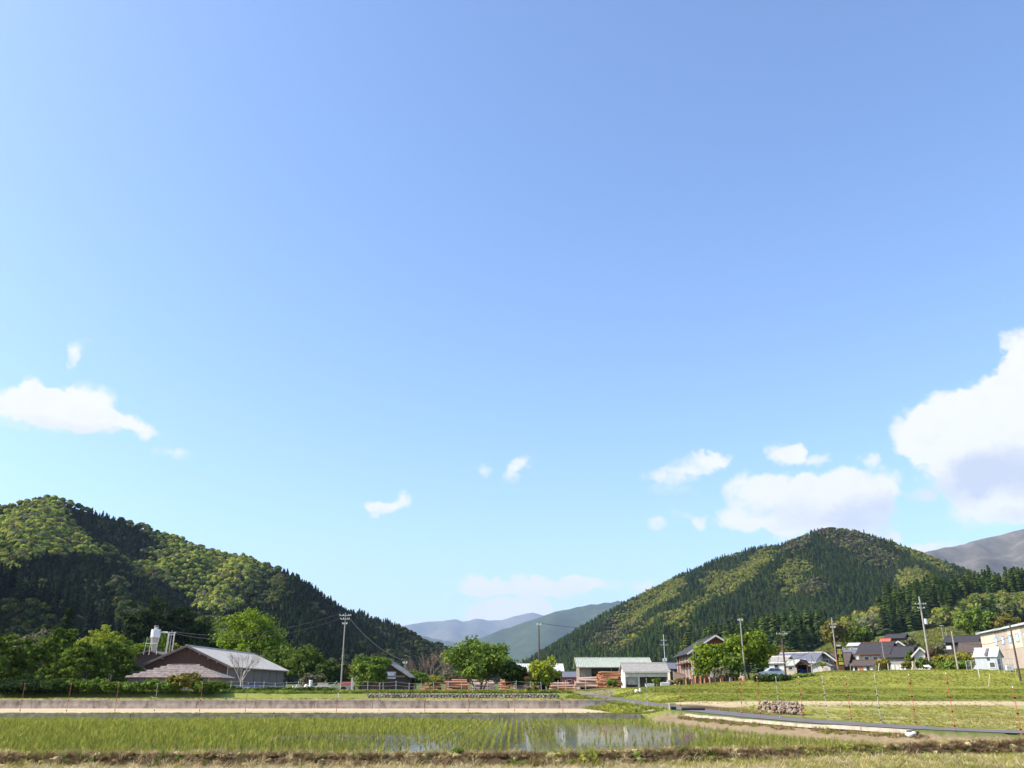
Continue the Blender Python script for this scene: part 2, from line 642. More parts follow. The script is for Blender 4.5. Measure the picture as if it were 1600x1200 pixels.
def ground_color(x, y):
    n = len(x)
    C = np.tile(np.array([.10, .125, .035]), (n, 1))
    q = 800 + FH * x / np.maximum(y, 1.0)
    xr = road_x(y)
    k = xr - KERB_OFF
    yl = np.interp(x, LEV_X, LEV_Y)
    d = y - yl
    g = fbm(x * .35, y * .35, 11)
    g2 = fbm(x * 1.5, y * .8, 17)

    def put(m, c, a=None):
        m = np.clip(np.asarray(m, float), 0, 1)[:, None]
        C[:] = C * (1 - m) + np.array(c) * m
    right = sm(.8, 3, x - xr)
    yw = y + (fbm(x * .055, y * .02, 29) - .5) * 9 * sm(61, 70, y)
    grass_r = np.array([.25, .245, .045])
    put(right * (y < 135), grass_r)
    put(right * (y < 135) * sm(.5, .62, g), (.20, .215, .04))
    put(right * (sm(74, 75, yw) * (1 - sm(78, 79, yw)) + sm(91.5, 92.5, yw) * (1 - sm(95, 96, yw))) * sm(.3, .55, g2), (.12, .15, .028))
    put(right * sm(60, 62, y) * (1 - sm(73.5, 75.5, yw)) * sm(11.8, 13.5, x), (.46, .36, .21))          # bare pale field east of the road
    put(right * (y < 61) * sm(.42, .6, g2) * .6, (.36, .30, .14))
    put(sm(1.3, 1.6, x - xr) * (1 - sm(2.6, 3.6, x - xr)) * sm(50, 53, y) * (1 - sm(66, 72, y)), (.10, .065, .04))
    put(right * sm(27, 30, y) * (1 - sm(44, 52, y)) * sm(19, 22, x) * .7, (.40, .34, .18))
    left = 1 - sm(-2.5, -1.0, x - xr)
    put(left * (y > 59.0) * (y < 60.2 + g * .6), (.21, .25, .045))
    put(left * sm(60.2, 60.8, y + g - .5) * (y < 76), (.50, .39, .25))
    put(left * (y > 59.5) * (y < 60.5) * sm(.55, .6, g2), (.30, .27, .10))
    put(left * (y >= 76) * (y < 92), (.19, .22, .05))
    put(left * (y >= 76) * (y < 84.5), (.36, .33, .15))
    put((q < 960) * (y >= 92) * (y < 150), (.20, .17, .10))
    put(left * (y >= 62) * sm(-5, -3.2, x - xr) * (1 - sm(-2, -1.4, x - xr)) * (y < 92), (.20, .22, .05))
    put((y < 59) * (x < k) * (d > .6), (.085, .07, .04))
    put((y < 59) * sm(-2.3, -1.2, x - k + (g2 - .5) * 1.4) * (x < k) * (d > .3), (.24, .18, .105))
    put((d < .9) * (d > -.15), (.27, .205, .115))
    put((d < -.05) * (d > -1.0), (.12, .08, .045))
    put((d <= -.9), (.50, .40, .21))
    put((d <= -.9) * sm(.5, .62, g) * .8, (.24, .25, .07))
    return C * (0.85 + .3 * g2[:, None]) * np.where((y > 60), .75 + .5 * fbm(x * .11, y * .22, 91), 1.0)[:, None]


color_attr(ground_me, 'tint', ground_color(gxf, gyf))
m = bpy.data.materials.new('soil_and_turf')
m.use_nodes = True
_n, _l = m.node_tree.nodes, m.node_tree.links
_b = _n['Principled BSDF']
_b.inputs['Roughness'].default_value = .95
_b.inputs['Specular IOR Level'].default_value = .1
_at = _n.new('ShaderNodeAttribute')
_at.attribute_name = 'tint'
_tc = _n.new('ShaderNodeTexCoord')
_nz = _n.new('ShaderNodeTexNoise')
_nz.inputs['Scale'].default_value = 4.5
_nz.inputs['Detail'].default_value = 9
_nz.inputs['Roughness'].default_value = .75
_l.new(_tc.outputs['Object'], _nz.inputs['Vector'])
_mr = _n.new('ShaderNodeMapRange')
_mr.inputs['From Min'].default_value = .3
_mr.inputs['From Max'].default_value = .7
_mr.inputs['To Min'].default_value = .72
_mr.inputs['To Max'].default_value = 1.24
_l.new(_nz.outputs['Fac'], _mr.inputs[0])
_mm = _n.new('ShaderNodeVectorMath')
_mm.operation = 'SCALE'
_l.new(_at.outputs['Color'], _mm.inputs[0])
_l.new(_mr.outputs[0], _mm.inputs['Scale'])
_l.new(_mm.outputs[0], _b.inputs['Base Color'])
_bp = _n.new('ShaderNodeBump')
_bp.inputs['Strength'].default_value = .7
_bp.inputs['Distance'].default_value = .08
_l.new(_nz.outputs['Fac'], _bp.inputs['Height'])
_l.new(_bp.outputs[0], _b.inputs['Normal'])
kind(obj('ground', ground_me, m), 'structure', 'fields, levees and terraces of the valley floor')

# paddy water
wp = [(x, y) for x, y in zip(np.linspace(-90, 32, 60), np.interp(np.linspace(-90, 32, 60), LEV_X, LEV_Y))]
wv = [(x, y - .1, 0) for x, y in wp] + [(x, 59.0, 0) for x, y in wp]
nw = len(wp)
water_me = arr_mesh('paddy_water', wv, [(i, i + 1, nw + i + 1, nw + i) for i in range(nw - 1)])
m = bpy.data.materials.new('muddy_water')
m.use_nodes = True
_n, _l = m.node_tree.nodes, m.node_tree.links
_b = _n['Principled BSDF']
_b.inputs['Base Color'].default_value = (.13, .115, .06, 1)
_b.inputs['Roughness'].default_value = .07
_b.inputs['IOR'].default_value = 1.33
_tc = _n.new('ShaderNodeTexCoord')
_mp = _n.new('ShaderNodeMapping')
_mp.inputs['Scale'].default_value = (.5, 1.2, 1)
_l.new(_tc.outputs['Object'], _mp.inputs[0])
_nz = _n.new('ShaderNodeTexNoise')
_nz.inputs['Scale'].default_value = 2.2
_nz.inputs['Detail'].default_value = 3
_l.new(_mp.outputs[0], _nz.inputs['Vector'])
_bp = _n.new('ShaderNodeBump')
_bp.inputs['Strength'].default_value = .05
_bp.inputs['Distance'].default_value = .05
_l.new(_nz.outputs['Fac'], _bp.inputs['Height'])
_l.new(_bp.outputs[0], _b.inputs['Normal'])
kind(obj('paddy_water', water_me, m), 'structure', 'shallow muddy water flooding the rice paddy')

# road sheet
ry = np.concatenate([np.arange(22, 50, .7), np.arange(50, 117, 2.0)])
rx = road_x(ry)
rz = np.interp(ry, ROAD_Y, ROAD_Z) + .012
tx, ty = np.gradient(rx), np.gradient(ry)
tl = np.hypot(tx, ty)
px_, py_ = ty / tl, -tx / tl
V, F = [], []
for s_ in (-1.1, -.4, .4, 1.1):
    V.append(np.stack([rx + px_ * s_, ry + py_ * s_, rz + .02 - abs(s_) * .01], 1))
nr = len(ry)
V = np.concatenate(V)
for j in range(3):
    for i in range(nr - 1):
        F.append((j * nr + i, (j + 1) * nr + i, (j + 1) * nr + i + 1, j * nr + i + 1))
M_ASPH = mat('asphalt', (.165, .145, .14), (.105, .094, .092), scale=1.2, rough=.9, bump=.3)
kind(obj('road', arr_mesh('road', V, F), M_ASPH), 'structure', 'narrow grey farm road curving past the paddy')

# ---------------------------------------------------------------- hills and mountains
TREE_L, TREE_R, TREE_N = 6.5, 8.0, 13.0


def ridge(pts, drop):
    out = []
    for px, py, Y in pts:
        p = P(px, py, Y)
        out.append((p.x, p.y, p.z - drop))
    return np.array(out)


def tent(X, Y, ridges, slopes):
    Z = np.full(X.shape, -200.0)
    for rd, kk in zip(ridges, slopes):
        for a, b in zip(rd[:-1], rd[1:]):
            ab = b[:2] - a[:2]
            t = np.clip(((X - a[0]) * ab[0] + (Y - a[1]) * ab[1]) / (ab @ ab), 0, 1)
            d = np.hypot(X - a[0] - ab[0] * t, Y - a[1] - ab[1] * t)
            z = a[2] + (b[2] - a[2]) * t - kk * (np.sqrt(d * d + 90.0) - 9.5)
            Z = np.maximum(Z, z)
    return Z


def hill(name, ridges, slopes, ext, step, m, noise_amp, noise_len, seed, label, smooth=True):
    xs = np.arange(ext[0], ext[1] + step, step)
    ys = np.arange(ext[2], ext[3] + step, step)
    X, Y = np.meshgrid(xs, ys)
    Z = tent(X, Y, ridges, slopes)
    rd = ridges[0]
    dm = np.full(X.shape, 1e9)
    for a, b in zip(rd[:-1], rd[1:]):
        ab = b[:2] - a[:2]
        t = np.clip(((X - a[0]) * ab[0] + (Y - a[1]) * ab[1]) / (ab @ ab), 0, 1)
        dm = np.minimum(dm, np.hypot(X - a[0] - ab[0] * t, Y - a[1] - ab[1] * t))
    Z = Z + (.25 + .75 * sm(noise_len * .15, noise_len * 1.2, dm)) * (fbm(X / noise_len, Y / noise_len, seed, 5) - .5) * noise_amp
    n_x, n_y = len(xs), len(ys)
    i_ = (np.arange(n_y - 1)[:, None] * n_x + np.arange(n_x - 1)[None, :]).ravel()
    F = np.stack([i_, i_ + 1, i_ + n_x + 1, i_ + n_x], 1)
    keep = Z.ravel()[F].max(1) > -4
    F = F[keep]
    used = np.unique(F)
    mp_ = np.full(n_x * n_y, -1)
    mp_[used] = np.arange(len(used))
    V_ = np.stack([X.ravel(), Y.ravel(), np.maximum(Z.ravel(), -5)], 1)[used]
    me = arr_mesh(name, V_, mp_[F], smooth)
    o = obj(name, me, m)
    kind(o, 'structure', label)
    return dict(xs=xs, ys=ys, Z=Z, step=step, ext=ext, o=o)


def sample(H, x, y):
    fx = np.clip((x - H['xs'][0]) / H['step'], 0, len(H['xs']) - 1.001)
    fy = np.clip((y - H['ys'][0]) / H['step'], 0, len(H['ys']) - 1.001)
    i, j = fx.astype(int), fy.astype(int)
    a, b = fx - i, fy - j
    Z = H['Z']
    return (Z[j, i] * (1 - a) + Z[j, i + 1] * a) * (1 - b) + (Z[j + 1, i] * (1 - a) + Z[j + 1, i + 1] * a) * b


M_HILL = mat('forest_floor', (.045, .055, .02), (.025, .03, .012), scale=.05, rough=1.0, spec=0)
left_r = [
    ridge([(-420, 812, 760), (-150, 800, 800), (0, 786, 830), (85, 772, 850), (180, 803, 880), (260, 830, 900), (330, 856, 900), (430, 882, 880), (482, 918, 860), (515, 945, 845), (570, 990, 800), (640, 1050, 730)], TREE_L),
    ridge([(380, 925, 1020), (450, 930, 1020), (515, 940, 1010), (560, 943, 1000), (590, 955, 990), (620, 985, 970), (650, 1013, 950), (690, 1050, 930)], TREE_L),
    ridge([(600, 1000, 1200), (650, 998, 1190), (685, 1004, 1180), (715, 1018, 1170), (760, 1050, 1150)], TREE_L),
    ridge([(85, 772, 850), (60, 800, 740), (40, 835, 640), (60, 880, 560)], TREE_L),
    ridge([(85, 772, 850), (120, 830, 740), (160, 880, 650), (200, 940, 560)], TREE_L),
    ridge([(330, 856, 900), (270, 880, 780), (215, 905, 700), (260, 950, 600)], TREE_L),
    ridge([(380, 866, 890), (350, 910, 740), (330, 960, 600), (350, 1005, 480)], TREE_L),
    ridge([(450, 890, 875), (450, 935, 720), (460, 990, 580)], TREE_L),
]
LH = hill('left_mountain_slope', left_r, [.66, .7, .6, .62, .66, .62, .66, .7], (-1100, 60, 330, 1320), 9.0, M_HILL, 22, 90, 21, 'steep wooded mountainside at the left')
near_r = [np.array([(-470, 200, 110), (-455, 330, 135), (-440, 460, 140), (-470, 600, 150)], float), np.array([(-440, 440, 140), (-330, 470, 78), (-270, 480, 48), (-215, 495, 30), (-160, 505, 12), (-110, 500, -8)], float)]
NH = hill('shaded_spur', near_r, [.74, .62], (-900, -40, 120, 760), 8.0, M_HILL, 14, 70, 33, 'dark spur in shade below the left mountain')
right_r = [
    ridge([(1760, 960, 1200), (1600, 925, 1250), (1530, 895, 1300), (1480, 880, 1320), (1430, 860, 1340), (1380, 840, 1360), (1330, 824, 1380), (1290, 821, 1380), (1250, 836, 1390), (1225, 848, 1420), (1180, 851, 1480), (1130, 866, 1500), (1080, 888, 1450), (1040, 908, 1400), (1000, 928, 1350), (960, 957, 1300), (900, 992, 1250), (840, 1022, 1200), (780, 1055, 1150)], TREE_R),
    ridge([(1290, 821, 1380), (1240, 850, 1260), (1200, 872, 1180), (1140, 918, 1060), (1060, 962, 930), (1000, 1002, 820), (940, 1040, 740)], TREE_R),
    ridge([(1290, 821, 1380), (1285, 890, 1130), (1240, 950, 880), (1200, 990, 700)], TREE_R),
    ridge([(1400, 848, 1350), (1440, 905, 1090), (1420, 955, 850)], TREE_R),
    ridge([(1080, 888, 1450), (1040, 945, 1180), (985, 985, 980)], TREE_R),
]
RH = hill('right_mountain_slope', right_r, [.58, .5, .55, .55, .5], (-80, 1150, 480, 1720), 11.0, M_HILL, 26, 120, 41, 'tall wooded mountain with a rounded summit at the right')
front_r = [
    ridge([(1030, 1035, 470), (1130, 1000, 460), (1200, 965, 460), (1300, 962, 480), (1380, 945, 500), (1430, 917, 530), (1480, 908, 550), (1540, 900, 560), (1620, 893, 580), (1780, 880, 600), (2000, 880, 620)], TREE_N),
]
FHILL = hill('cedar_hill', front_r, [.42], (40, 720, 300, 800), 8.0, M_HILL, 6, 60, 51, 'low hill of tall cedars behind the village')


def far_mat(name, c1, c2, c3, scale):
    return mat(name, c1, c2, scale=scale, rough=1.0, spec=0.0, c3=c3, detail=10, bump=0)


mid_r = [ridge([(700, 1045, 8428), (735, 1002, 8761), (780, 984, 8931), (820, 971, 9098), (870, 954, 9266), (920, 944, 9436), (965, 939, 9604), (1010, 947, 9773), (1100, 990, 9773)], 2),
         ridge([(870, 954, 9266), (850, 990, 7920), (830, 1030, 6910)], 2), ridge([(950, 942, 9571), (960, 975, 8090), (900, 1015, 6742)], 2)]
hill('middle_ridge', mid_r, [.5, .42, .45], (-1700, 3200, 6000, 11200), 80.0, far_mat('far_cedar_forest', (.055, .075, .03), (.03, .042, .02), (.04, .058, .026), .01), 70, 200, 61, 'blue green ridge in the middle of the valley')
far_r = [ridge([(500, 985, 19731), (580, 985, 19418), (640, 975, 19418), (665, 971, 19731), (690, 971, 20044), (708, 966, 20358), (725, 972, 20358), (745, 966, 20358), (765, 970, 20358), (785, 968, 20358), (815, 960, 20358), (832, 957, 20358), (850, 962, 20358), (900, 972, 20358), (1000, 990, 20358)], 0),
         ridge([(708, 966, 20358), (700, 985, 17852), (720, 1020, 15973)], 0), ridge([(832, 957, 20358), (800, 985, 17852), (790, 1020, 15973)], 0), ridge([(745, 966, 20358), (745, 990, 18165)], 0)]
hill('far_blue_mountains', far_r, [.55, .5, .5, .5], (-7000, 4700, 14200, 22600), 150.0, far_mat('far_bare_slopes', (.14, .115, .085), (.05, .055, .04), (.09, .085, .06), .002), 210, 380, 71, 'far blue mountain range closing the valley')
low_r = [ridge([(480, 1000, 12900), (560, 980, 12900), (620, 981, 12900), (660, 993, 12900), (710, 1003, 12600), (760, 1030, 12300)], 0)]
hill('far_dark_ridge', low_r, [.5], (-5100, 900, 11100, 14700), 110.0, far_mat('far_dark_forest', (.05, .065, .03), (.03, .04, .02), (.04, .05, .025), .004), 80, 250, 75, 'dark blue ridge in front of the far range')
brown_r = [ridge([(1380, 905, 5610), (1435, 866, 5780), (1480, 853, 5865), (1520, 846, 5950), (1560, 838, 5950), (1600, 828, 5950), (1700, 800, 5950), (1900, 790, 5950)], 0),
           ridge([(1520, 846, 5950), (1535, 880, 5015), (1520, 930, 4250)], 0), ridge([(1600, 828, 5950), (1640, 880, 4930), (1620, 930, 4250)], 0), ridge([(1450, 860, 5780), (1450, 910, 4930)], 0)]
hill('brown_mountain', brown_r, [.55, .5, .5, .5], (1530, 5600, 3740, 7300), 46.0, far_mat('brown_bare_slopes', (.155, .125, .105), (.06, .06, .045), (.105, .092, .072), .007), 150, 240, 81, 'bare brown mountain behind the right hill')

# ---------------------------------------------------------------- forest on the hills (stuff)
M_LEAF_I = leaf_mat('forest_leaves', True, .25)


def shade_attr(me, C):
    C = np.asarray(C, np.float32)
    if C.ndim == 1:
        C = np.repeat(C[:, None], 3, 1)
    color_attr(me, 'shade', C)


def tri_to_quadless(me_list):
    pass


def proto_broadleaf(name, seed):
    r = np.random.default_rng(seed)
    V, F, H = [], [], []
    o = 0
    # dark inner body so that the sky does not shine through
    mb = MB().ball((0, 0, 5.4), 3.0, 3.0, 3.2, seed, 9, 6, .2)
    mb.tube((0, 0, -2), (0, 0, 4), .35, .25, 5)
    Vc, Ff = [], []
    nl = 11
    cs = rand_dirs(nl, r)
    cs[:, 2] = np.abs(cs[:, 2]) * .9 - .25
    cs = cs * np.array([3.0, 3.0, 2.9]) + np.array([0, 0, 5.6])
    for c in cs:
        n = 26
        d = rand_dirs(n, r)
        d[:, 2] = np.where(d[:, 2] < -.3, -d[:, 2], d[:, 2])
        pos = c + d * r.uniform(1.0, 1.75, (n, 1)) * np.array([1, 1, .8])
        U, W = perp_axes(d * .8 + rand_dirs(n, r) * .45, r)
        sz = r.uniform(.38, .8, (n, 1))
        v, f = quads_at(pos, U * sz, W * sz * .8)
        Vc.append(v)
        Ff.append(f)
    Vq = np.concatenate(Vc)
    Fq = np.arange(len(Vq)).reshape(-1, 4)
    base = len(mb.v)
    vs = mb.v + [tuple(p) for p in Vq]
    fs = mb.f + [tuple(int(i) + base for i in f) for f in Fq]
    me = bpy.data.meshes.new(name)
    me.from_pydata(vs, [], fs)
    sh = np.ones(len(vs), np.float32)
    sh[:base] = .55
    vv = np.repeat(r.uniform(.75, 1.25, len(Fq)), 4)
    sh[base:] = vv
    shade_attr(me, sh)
    return proto(name, me, M_LEAF_I)


def proto_conifer(name, seed, h=15.0, w=2.3):
    r = np.random.default_rng(seed)
    mb = MB()
    mb.tube((0, 0, h * .12), (0, 0, h * .93), w * .55, .05, 7)
    mb.tube((0, 0, -3), (0, 0, h * .2), .25, .25, 5)
    base = len(mb.v)
    C, U, W = [], [], []
    n = 150
    t = r.uniform(.1, 1, n) ** .85
    a = r.uniform(0, 2 * math.pi, n)
    rad = w * (1 - t) ** .75 * r.uniform(.65, 1.1, n) + .12
    for k in range(n):
        d = np.array([math.cos(a[k]), math.sin(a[k]), 0])
        up = np.array([0, 0, 1.0])
        c = d * rad[k] * .62 + up * (h * t[k] - .3 + .12 * rad[k])
        out = d * .85 - up * .45
        side = np.cross(up, d)
        L_ = rad[k] * .55 + .3
        C.append(c)
        U.append(out * L_)
        W.append((side * .9 + up * r.uniform(-.3, .3)) * (.35 + .32 * rad[k]))
    v, f = quads_at(np.array(C), np.array(U), np.array(W))
    vs = mb.v + [tuple(p) for p in v]
    fs = mb.f + [tuple(int(i) + base for i in q) for q in f]
    me = bpy.data.meshes.new(name)
    me.from_pydata(vs, [], fs)
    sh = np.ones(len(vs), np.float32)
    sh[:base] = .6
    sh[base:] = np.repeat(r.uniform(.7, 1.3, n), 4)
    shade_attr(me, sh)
    return proto(name, me, M_LEAF_I)


FOREST = proto_collection('forest_shapes', [proto_broadleaf('a_broadleaf', 1), proto_broadleaf('b_broadleaf', 2), proto_broadleaf('c_broadleaf', 3),
                                            proto_conifer('d_cedar', 4), proto_conifer('e_cedar', 5, 16, 2.0), proto_conifer('f_cedar', 6, 14, 2.6)])
LIME, MID, DARKG, GREY, OLIVE = np.array([.30, .32, .06]), np.array([.14, .185, .042]), np.array([.055, .08, .026]), np.array([.20, .20, .10]), np.array([.21, .22, .055])
CEDAR, CEDAR_D, CEDAR_L = np.array([.07, .115, .034]), np.array([.036, .062, .024]), np.array([.12, .17, .038])


def plant_hill(H, spacing, seed, classify, name, label, size=1.0, gap=None, wide=1.3):
    r = np.random.default_rng(seed)
    xs = np.arange(H['ext'][0], H['ext'][1], spacing)
    ys = np.arange(H['ext'][2], H['ext'][3], spacing)
    X, Y = [a.ravel() for a in np.meshgrid(xs, ys)]
    X = X + r.uniform(-.48, .48, len(X)) * spacing
    Y = Y + r.uniform(-.48, .48, len(Y)) * spacing
    Z = sample(H, X, Y)
    zx = sample(H, X + 6, Y) - Z
    zy = sample(H, X, Y + 6) - Z
    nrm = np.stack([-zx / 6, -zy / 6, np.ones(len(X))], 1)
    nrm /= np.linalg.norm(nrm, axis=1)[:, None]
    view = np.stack([-X, -Y, CAMZ - Z - 8], 1)
    view /= np.linalg.norm(view, axis=1)[:, None]
    facing = (nrm * view).sum(1)
    px, py = project(X, Y, Z)
    ok = (facing > -.12) & (px > -330) & (px < 1930) & (Z > hgt(X, Y) - 1.0)
    if gap is not None:
        ok &= ~gap(px, py, X, Y, r)
    X, Y, Z, px, py = X[ok], Y[ok], Z[ok], px[ok], py[ok]
    idx, tint, s = classify(px, py, X, Y, Z, r)
    s = s * size * r.uniform(.78, 1.25, len(X))
    sc = np.stack([s * r.uniform(.9, 1.12, len(X)), s * r.uniform(.9, 1.12, len(X)), s * r.uniform(.9, 1.15, len(X))], 1)
    sc[:, :2] *= np.where(idx >= 3, wide, 1.0)[:, None]
    rot = np.stack([r.normal(0, .04, len(X)), r.normal(0, .04, len(X)), r.uniform(0, 6.28, len(X))], 1)
    tint = tint * r.uniform(.84, 1.16, (len(X), 1)) * (1 + r.normal(0, .05, (len(X), 3)))
    scatter(name, np.stack([X, Y, Z - .5], 1), sc, rot, np.clip(tint, .008, .6), FOREST, label, idx)


def in_ell(px, py, lst, wob, r):
    m_ = np.zeros(len(px), bool)
    for cx, cy, rx_, ry_, rot in lst:
        c_, s_ = math.cos(R(rot)), math.sin(R(rot))
        u, v = (px - cx), (py - cy)
        a, b = u * c_ + v * s_, -u * s_ + v * c_
        m_ |= ((a / rx_) ** 2 + (b / ry_) ** 2 + wob) < 1
    return m_


def mix_rows(n, cols, p, r):
    return np.array(cols)[r.choice(len(cols), n, p=p)]


def cls_left(px, py, X, Y, Z, r):
    n = len(px)
    w = (fbm(X / 40, Y / 40, 5) - .5) * 2.4 + r.normal(0, .22, n)
    idx = r.integers(0, 3, n)
    tint = mix_rows(n, [MID, DARKG, OLIVE, GREY], [.34, .32, .22, .12], r)
    lime = in_ell(px, py, [(40, 815, 110, 50, 8), (0, 880, 60, 30, 0), (300, 885, 75, 45, 25), (350, 900, 60, 40, 20), (310, 935, 70, 25, 10), (240, 880, 40, 25, 0), (100, 850, 60, 20, 20)], w, r)
    lm = mix_rows(n, [LIME * 1.42, LIME * 1.1, OLIVE * 1.15, MID * 1.1, GREY * 1.1], [.36, .22, .18, .12, .12], r)  # lime crowns brightened further to paint the sunlit part of the slope
    tint[lime] = lm[lime]
    con = in_ell(px, py, [(175, 840, 80, 28, 25), (130, 930, 60, 60, 0), (250, 940, 60, 25, 20), (560, 975, 80, 40, 25), (470, 990, 110, 40, 10), (480, 925, 40, 40, 45), (100, 900, 100, 25, 0)], w * .8, r)
    idx = np.where(con, r.integers(3, 6, n), idx)
    cd = mix_rows(n, [CEDAR_D, CEDAR_D * 1.2, CEDAR], [.5, .3, .2], r)  # dark cedar tint also paints the shaded face of the spur
    tint[con] = cd[con]
    shade_right = (px > 440) & ~con & (r.random(n) < .7)
    tint[shade_right] = tint[shade_right] * .6  # shade of the right flank painted into the leaf tint
    shade_low = (py > 900) & ~lime & ~con
    tint[shade_low] = tint[shade_low] * .7  # shade of the lower slope painted into the leaf tint
    s = np.where(con, .36, .66)
    return idx, tint, s


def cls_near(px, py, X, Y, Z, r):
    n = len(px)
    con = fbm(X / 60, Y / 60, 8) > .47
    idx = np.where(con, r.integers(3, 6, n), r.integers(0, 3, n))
    tint = np.where(con[:, None], mix_rows(n, [CEDAR_D * .8, CEDAR_D * .65], [.5, .5], r), mix_rows(n, [MID * .4, DARKG * .75, OLIVE * .4], [.3, .5, .2], r))  # leaf tints dimmed: the spur's shade is partly painted in
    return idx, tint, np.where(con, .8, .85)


def cls_right(px, py, X, Y, Z, r):
    n = len(px)
    w = (fbm(X / 45, Y / 45, 9) - .5) * 2.4 + r.normal(0, .24, n)
    idx = r.integers(3, 6, n)
    tint = mix_rows(n, [CEDAR * 1.45, CEDAR_D * 1.6, CEDAR_L * 1.1], [.5, .22, .28], r)
    lime = in_ell(px, py, [(1030, 928, 40, 22, -30), (1010, 945, 40, 14, -30), (1170, 893, 60, 14, -38), (1120, 912, 25, 16, 0), (1235, 905, 34, 22, -40), (1430, 908, 26, 15, 0), (1440, 872, 55, 9, 24), (985, 968, 26, 14, -20),
                           (1060, 975, 22, 16, 0), (1000, 990, 50, 6, -35), (1080, 955, 40, 8, -30), (1150, 868, 14, 5, 0)], w, r)
    lm = mix_rows(n, [LIME * .82, OLIVE * .85, LIME * .62, MID], [.34, .25, .25, .16], r)
    tint[lime] = lm[lime]
    grey = in_ell(px, py, [(960, 1000, 34, 22, 0), (975, 980, 34, 14, 0), (1320, 840, 60, 18, 20), (1370, 870, 40, 20, 20), (1240, 850, 25, 14, -20), (1425, 925, 24, 10, 0), (1270, 920, 26, 14, 0)], w, r) & ~lime
    gm = mix_rows(n, [GREY, np.array([.12, .10, .065]), OLIVE * .8, CEDAR], [.3, .25, .2, .25], r)
    tint[grey] = gm[grey]
    deci = lime | (grey & (r.random(n) < .7))
    idx = np.where(deci, r.integers(0, 3, n), idx)
    return idx, tint, np.where(deci, .64, .52)


def cls_front(px, py, X, Y, Z, r):
    n = len(px)
    w = (fbm(X / 30, Y / 30, 13) - .5) * 1.4 + r.normal(0, .1, n)
    idx = r.integers(3, 6, n)
    tint = mix_rows(n, [CEDAR * 1.25, CEDAR, CEDAR_L * 1.1], [.38, .2, .42], r)
    d = in_ell(px, py, [(1345, 985, 45, 28, 0), (1540, 965, 50, 18, -10), (1590, 965, 60, 22, 0), (1310, 990, 30, 22, 0), (1480, 985, 20, 14, 0)], w, r)
    tint[d] = mix_rows(n, [OLIVE, MID, LIME * .7, GREY * .9], [.35, .35, .15, .15], r)[d]
    idx = np.where(d, r.integers(0, 3, n), idx)
    return idx, tint, np.where(d, .95, 1.0)


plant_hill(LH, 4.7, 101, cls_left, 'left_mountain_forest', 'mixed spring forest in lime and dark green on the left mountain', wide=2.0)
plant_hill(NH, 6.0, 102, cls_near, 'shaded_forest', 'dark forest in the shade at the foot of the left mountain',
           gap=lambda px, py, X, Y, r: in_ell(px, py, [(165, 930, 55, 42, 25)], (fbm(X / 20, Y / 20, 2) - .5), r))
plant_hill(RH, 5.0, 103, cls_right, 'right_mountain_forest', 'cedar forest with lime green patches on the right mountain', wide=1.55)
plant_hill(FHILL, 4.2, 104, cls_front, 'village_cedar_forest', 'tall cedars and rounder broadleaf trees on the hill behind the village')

# ---------------------------------------------------------------- walls, kerb and other built edges of the fields
M_CONC = mat('weathered_concrete', (.50, .415, .325), (.19, .15, .12), scale=1.5, rough=.95, bump=.4, stretch=(1.3, 1, .8), detail=8.0, c3=(.40, .33, .26))
M_CONC_D = mat('mossy_concrete', (.36, .31, .225), (.15, .135, .09), scale=1.6, rough=.95, bump=.4)
M_CONC_P = mat('pale_concrete', (.50, .43, .33), (.30, .25, .18), scale=2.6, rough=.9, bump=.2)
M_STONE = mat('field_stone', (.38, .32, .255), (.17, .14, .11), scale=2.5, rough=.95, bump=.5)
M_STONE_P = mat('pale_field_stone', (.33, .235, .18), (.12, .08, .058), scale=3.5, rough=.95, bump=.5)


def copies(o, n):
    return o


# tall retaining wall: panels between joints, a dark stained upper band and a pale coping
x_end = WX(968, WALL2)
tw = thing('retaining_wall', 'long stained concrete retaining wall beyond the bare strip of field', 'wall', (0, WALL2 - .1, .3))
rr = random.Random(4)
x = -74.0
while x < x_end:
    L_ = rr.uniform(3.2, 5.2)
    x1 = min(x + L_, x_end)
    j = rr.uniform(-.012, .012)
    MB().box(x + .015, x1 - .015, -.12 + j, .12, -.2, .64 + rr.uniform(-.01, .01)).build('wall_panel', M_CONC, tw)
    x = x1
x = -74.0
while x < x_end:
    x1 = min(x + rr.uniform(7, 11), x_end)
    MB().box(x + .01, x1 - .01, -.17, .22, .655, .735).build('coping', M_CONC_P, tw)
    x = x1
for k in range(26):                                  # weeds hanging over the coping edge
    pass

# low wall at the far edge of the paddy
x_end1 = WX(1000, WALL1)
lw = thing('paddy_wall', 'low grey concrete wall along the far edge of the flooded paddy', 'wall', (0, WALL1, 0))
x = -70.0
while x < x_end1:
    x1 = min(x + rr.uniform(4.2, 6.5), x_end1)
    MB().box(x + .012, x1 - .012, -.08 + rr.uniform(-.012, .012), .1, -.2, .33 + rr.uniform(-.012, .012)).build('wall_block', M_CONC_D, lw)
    x = x1


# boulder shapes shared by stone walls, piles and clods
def stone_mesh(seed):
    return MB().ball((0, 0, 0), .5, .4, .38, seed, 6, 4, .28).mesh('stone')


STONES = [stone_mesh(s) for s in range(6)]
STONES_P = []
for me in STONES:
    me.materials.append(M_STONE)
    c = me.copy()
    c.materials.clear()
    c.materials.append(M_STONE_P)
    STONES_P.append(c)


def stones(parent, spots, pool, r):
    for (x, y, z, sx, sy, sz) in spots:
        o = obj('stone', pool[r.randrange(6)], None, parent, (x, y, z))
        o.scale = (sx, sy, sz)
        o.rotation_euler = (r.uniform(-.3, .3), r.uniform(-.3, .3), r.uniform(0, 6.28))


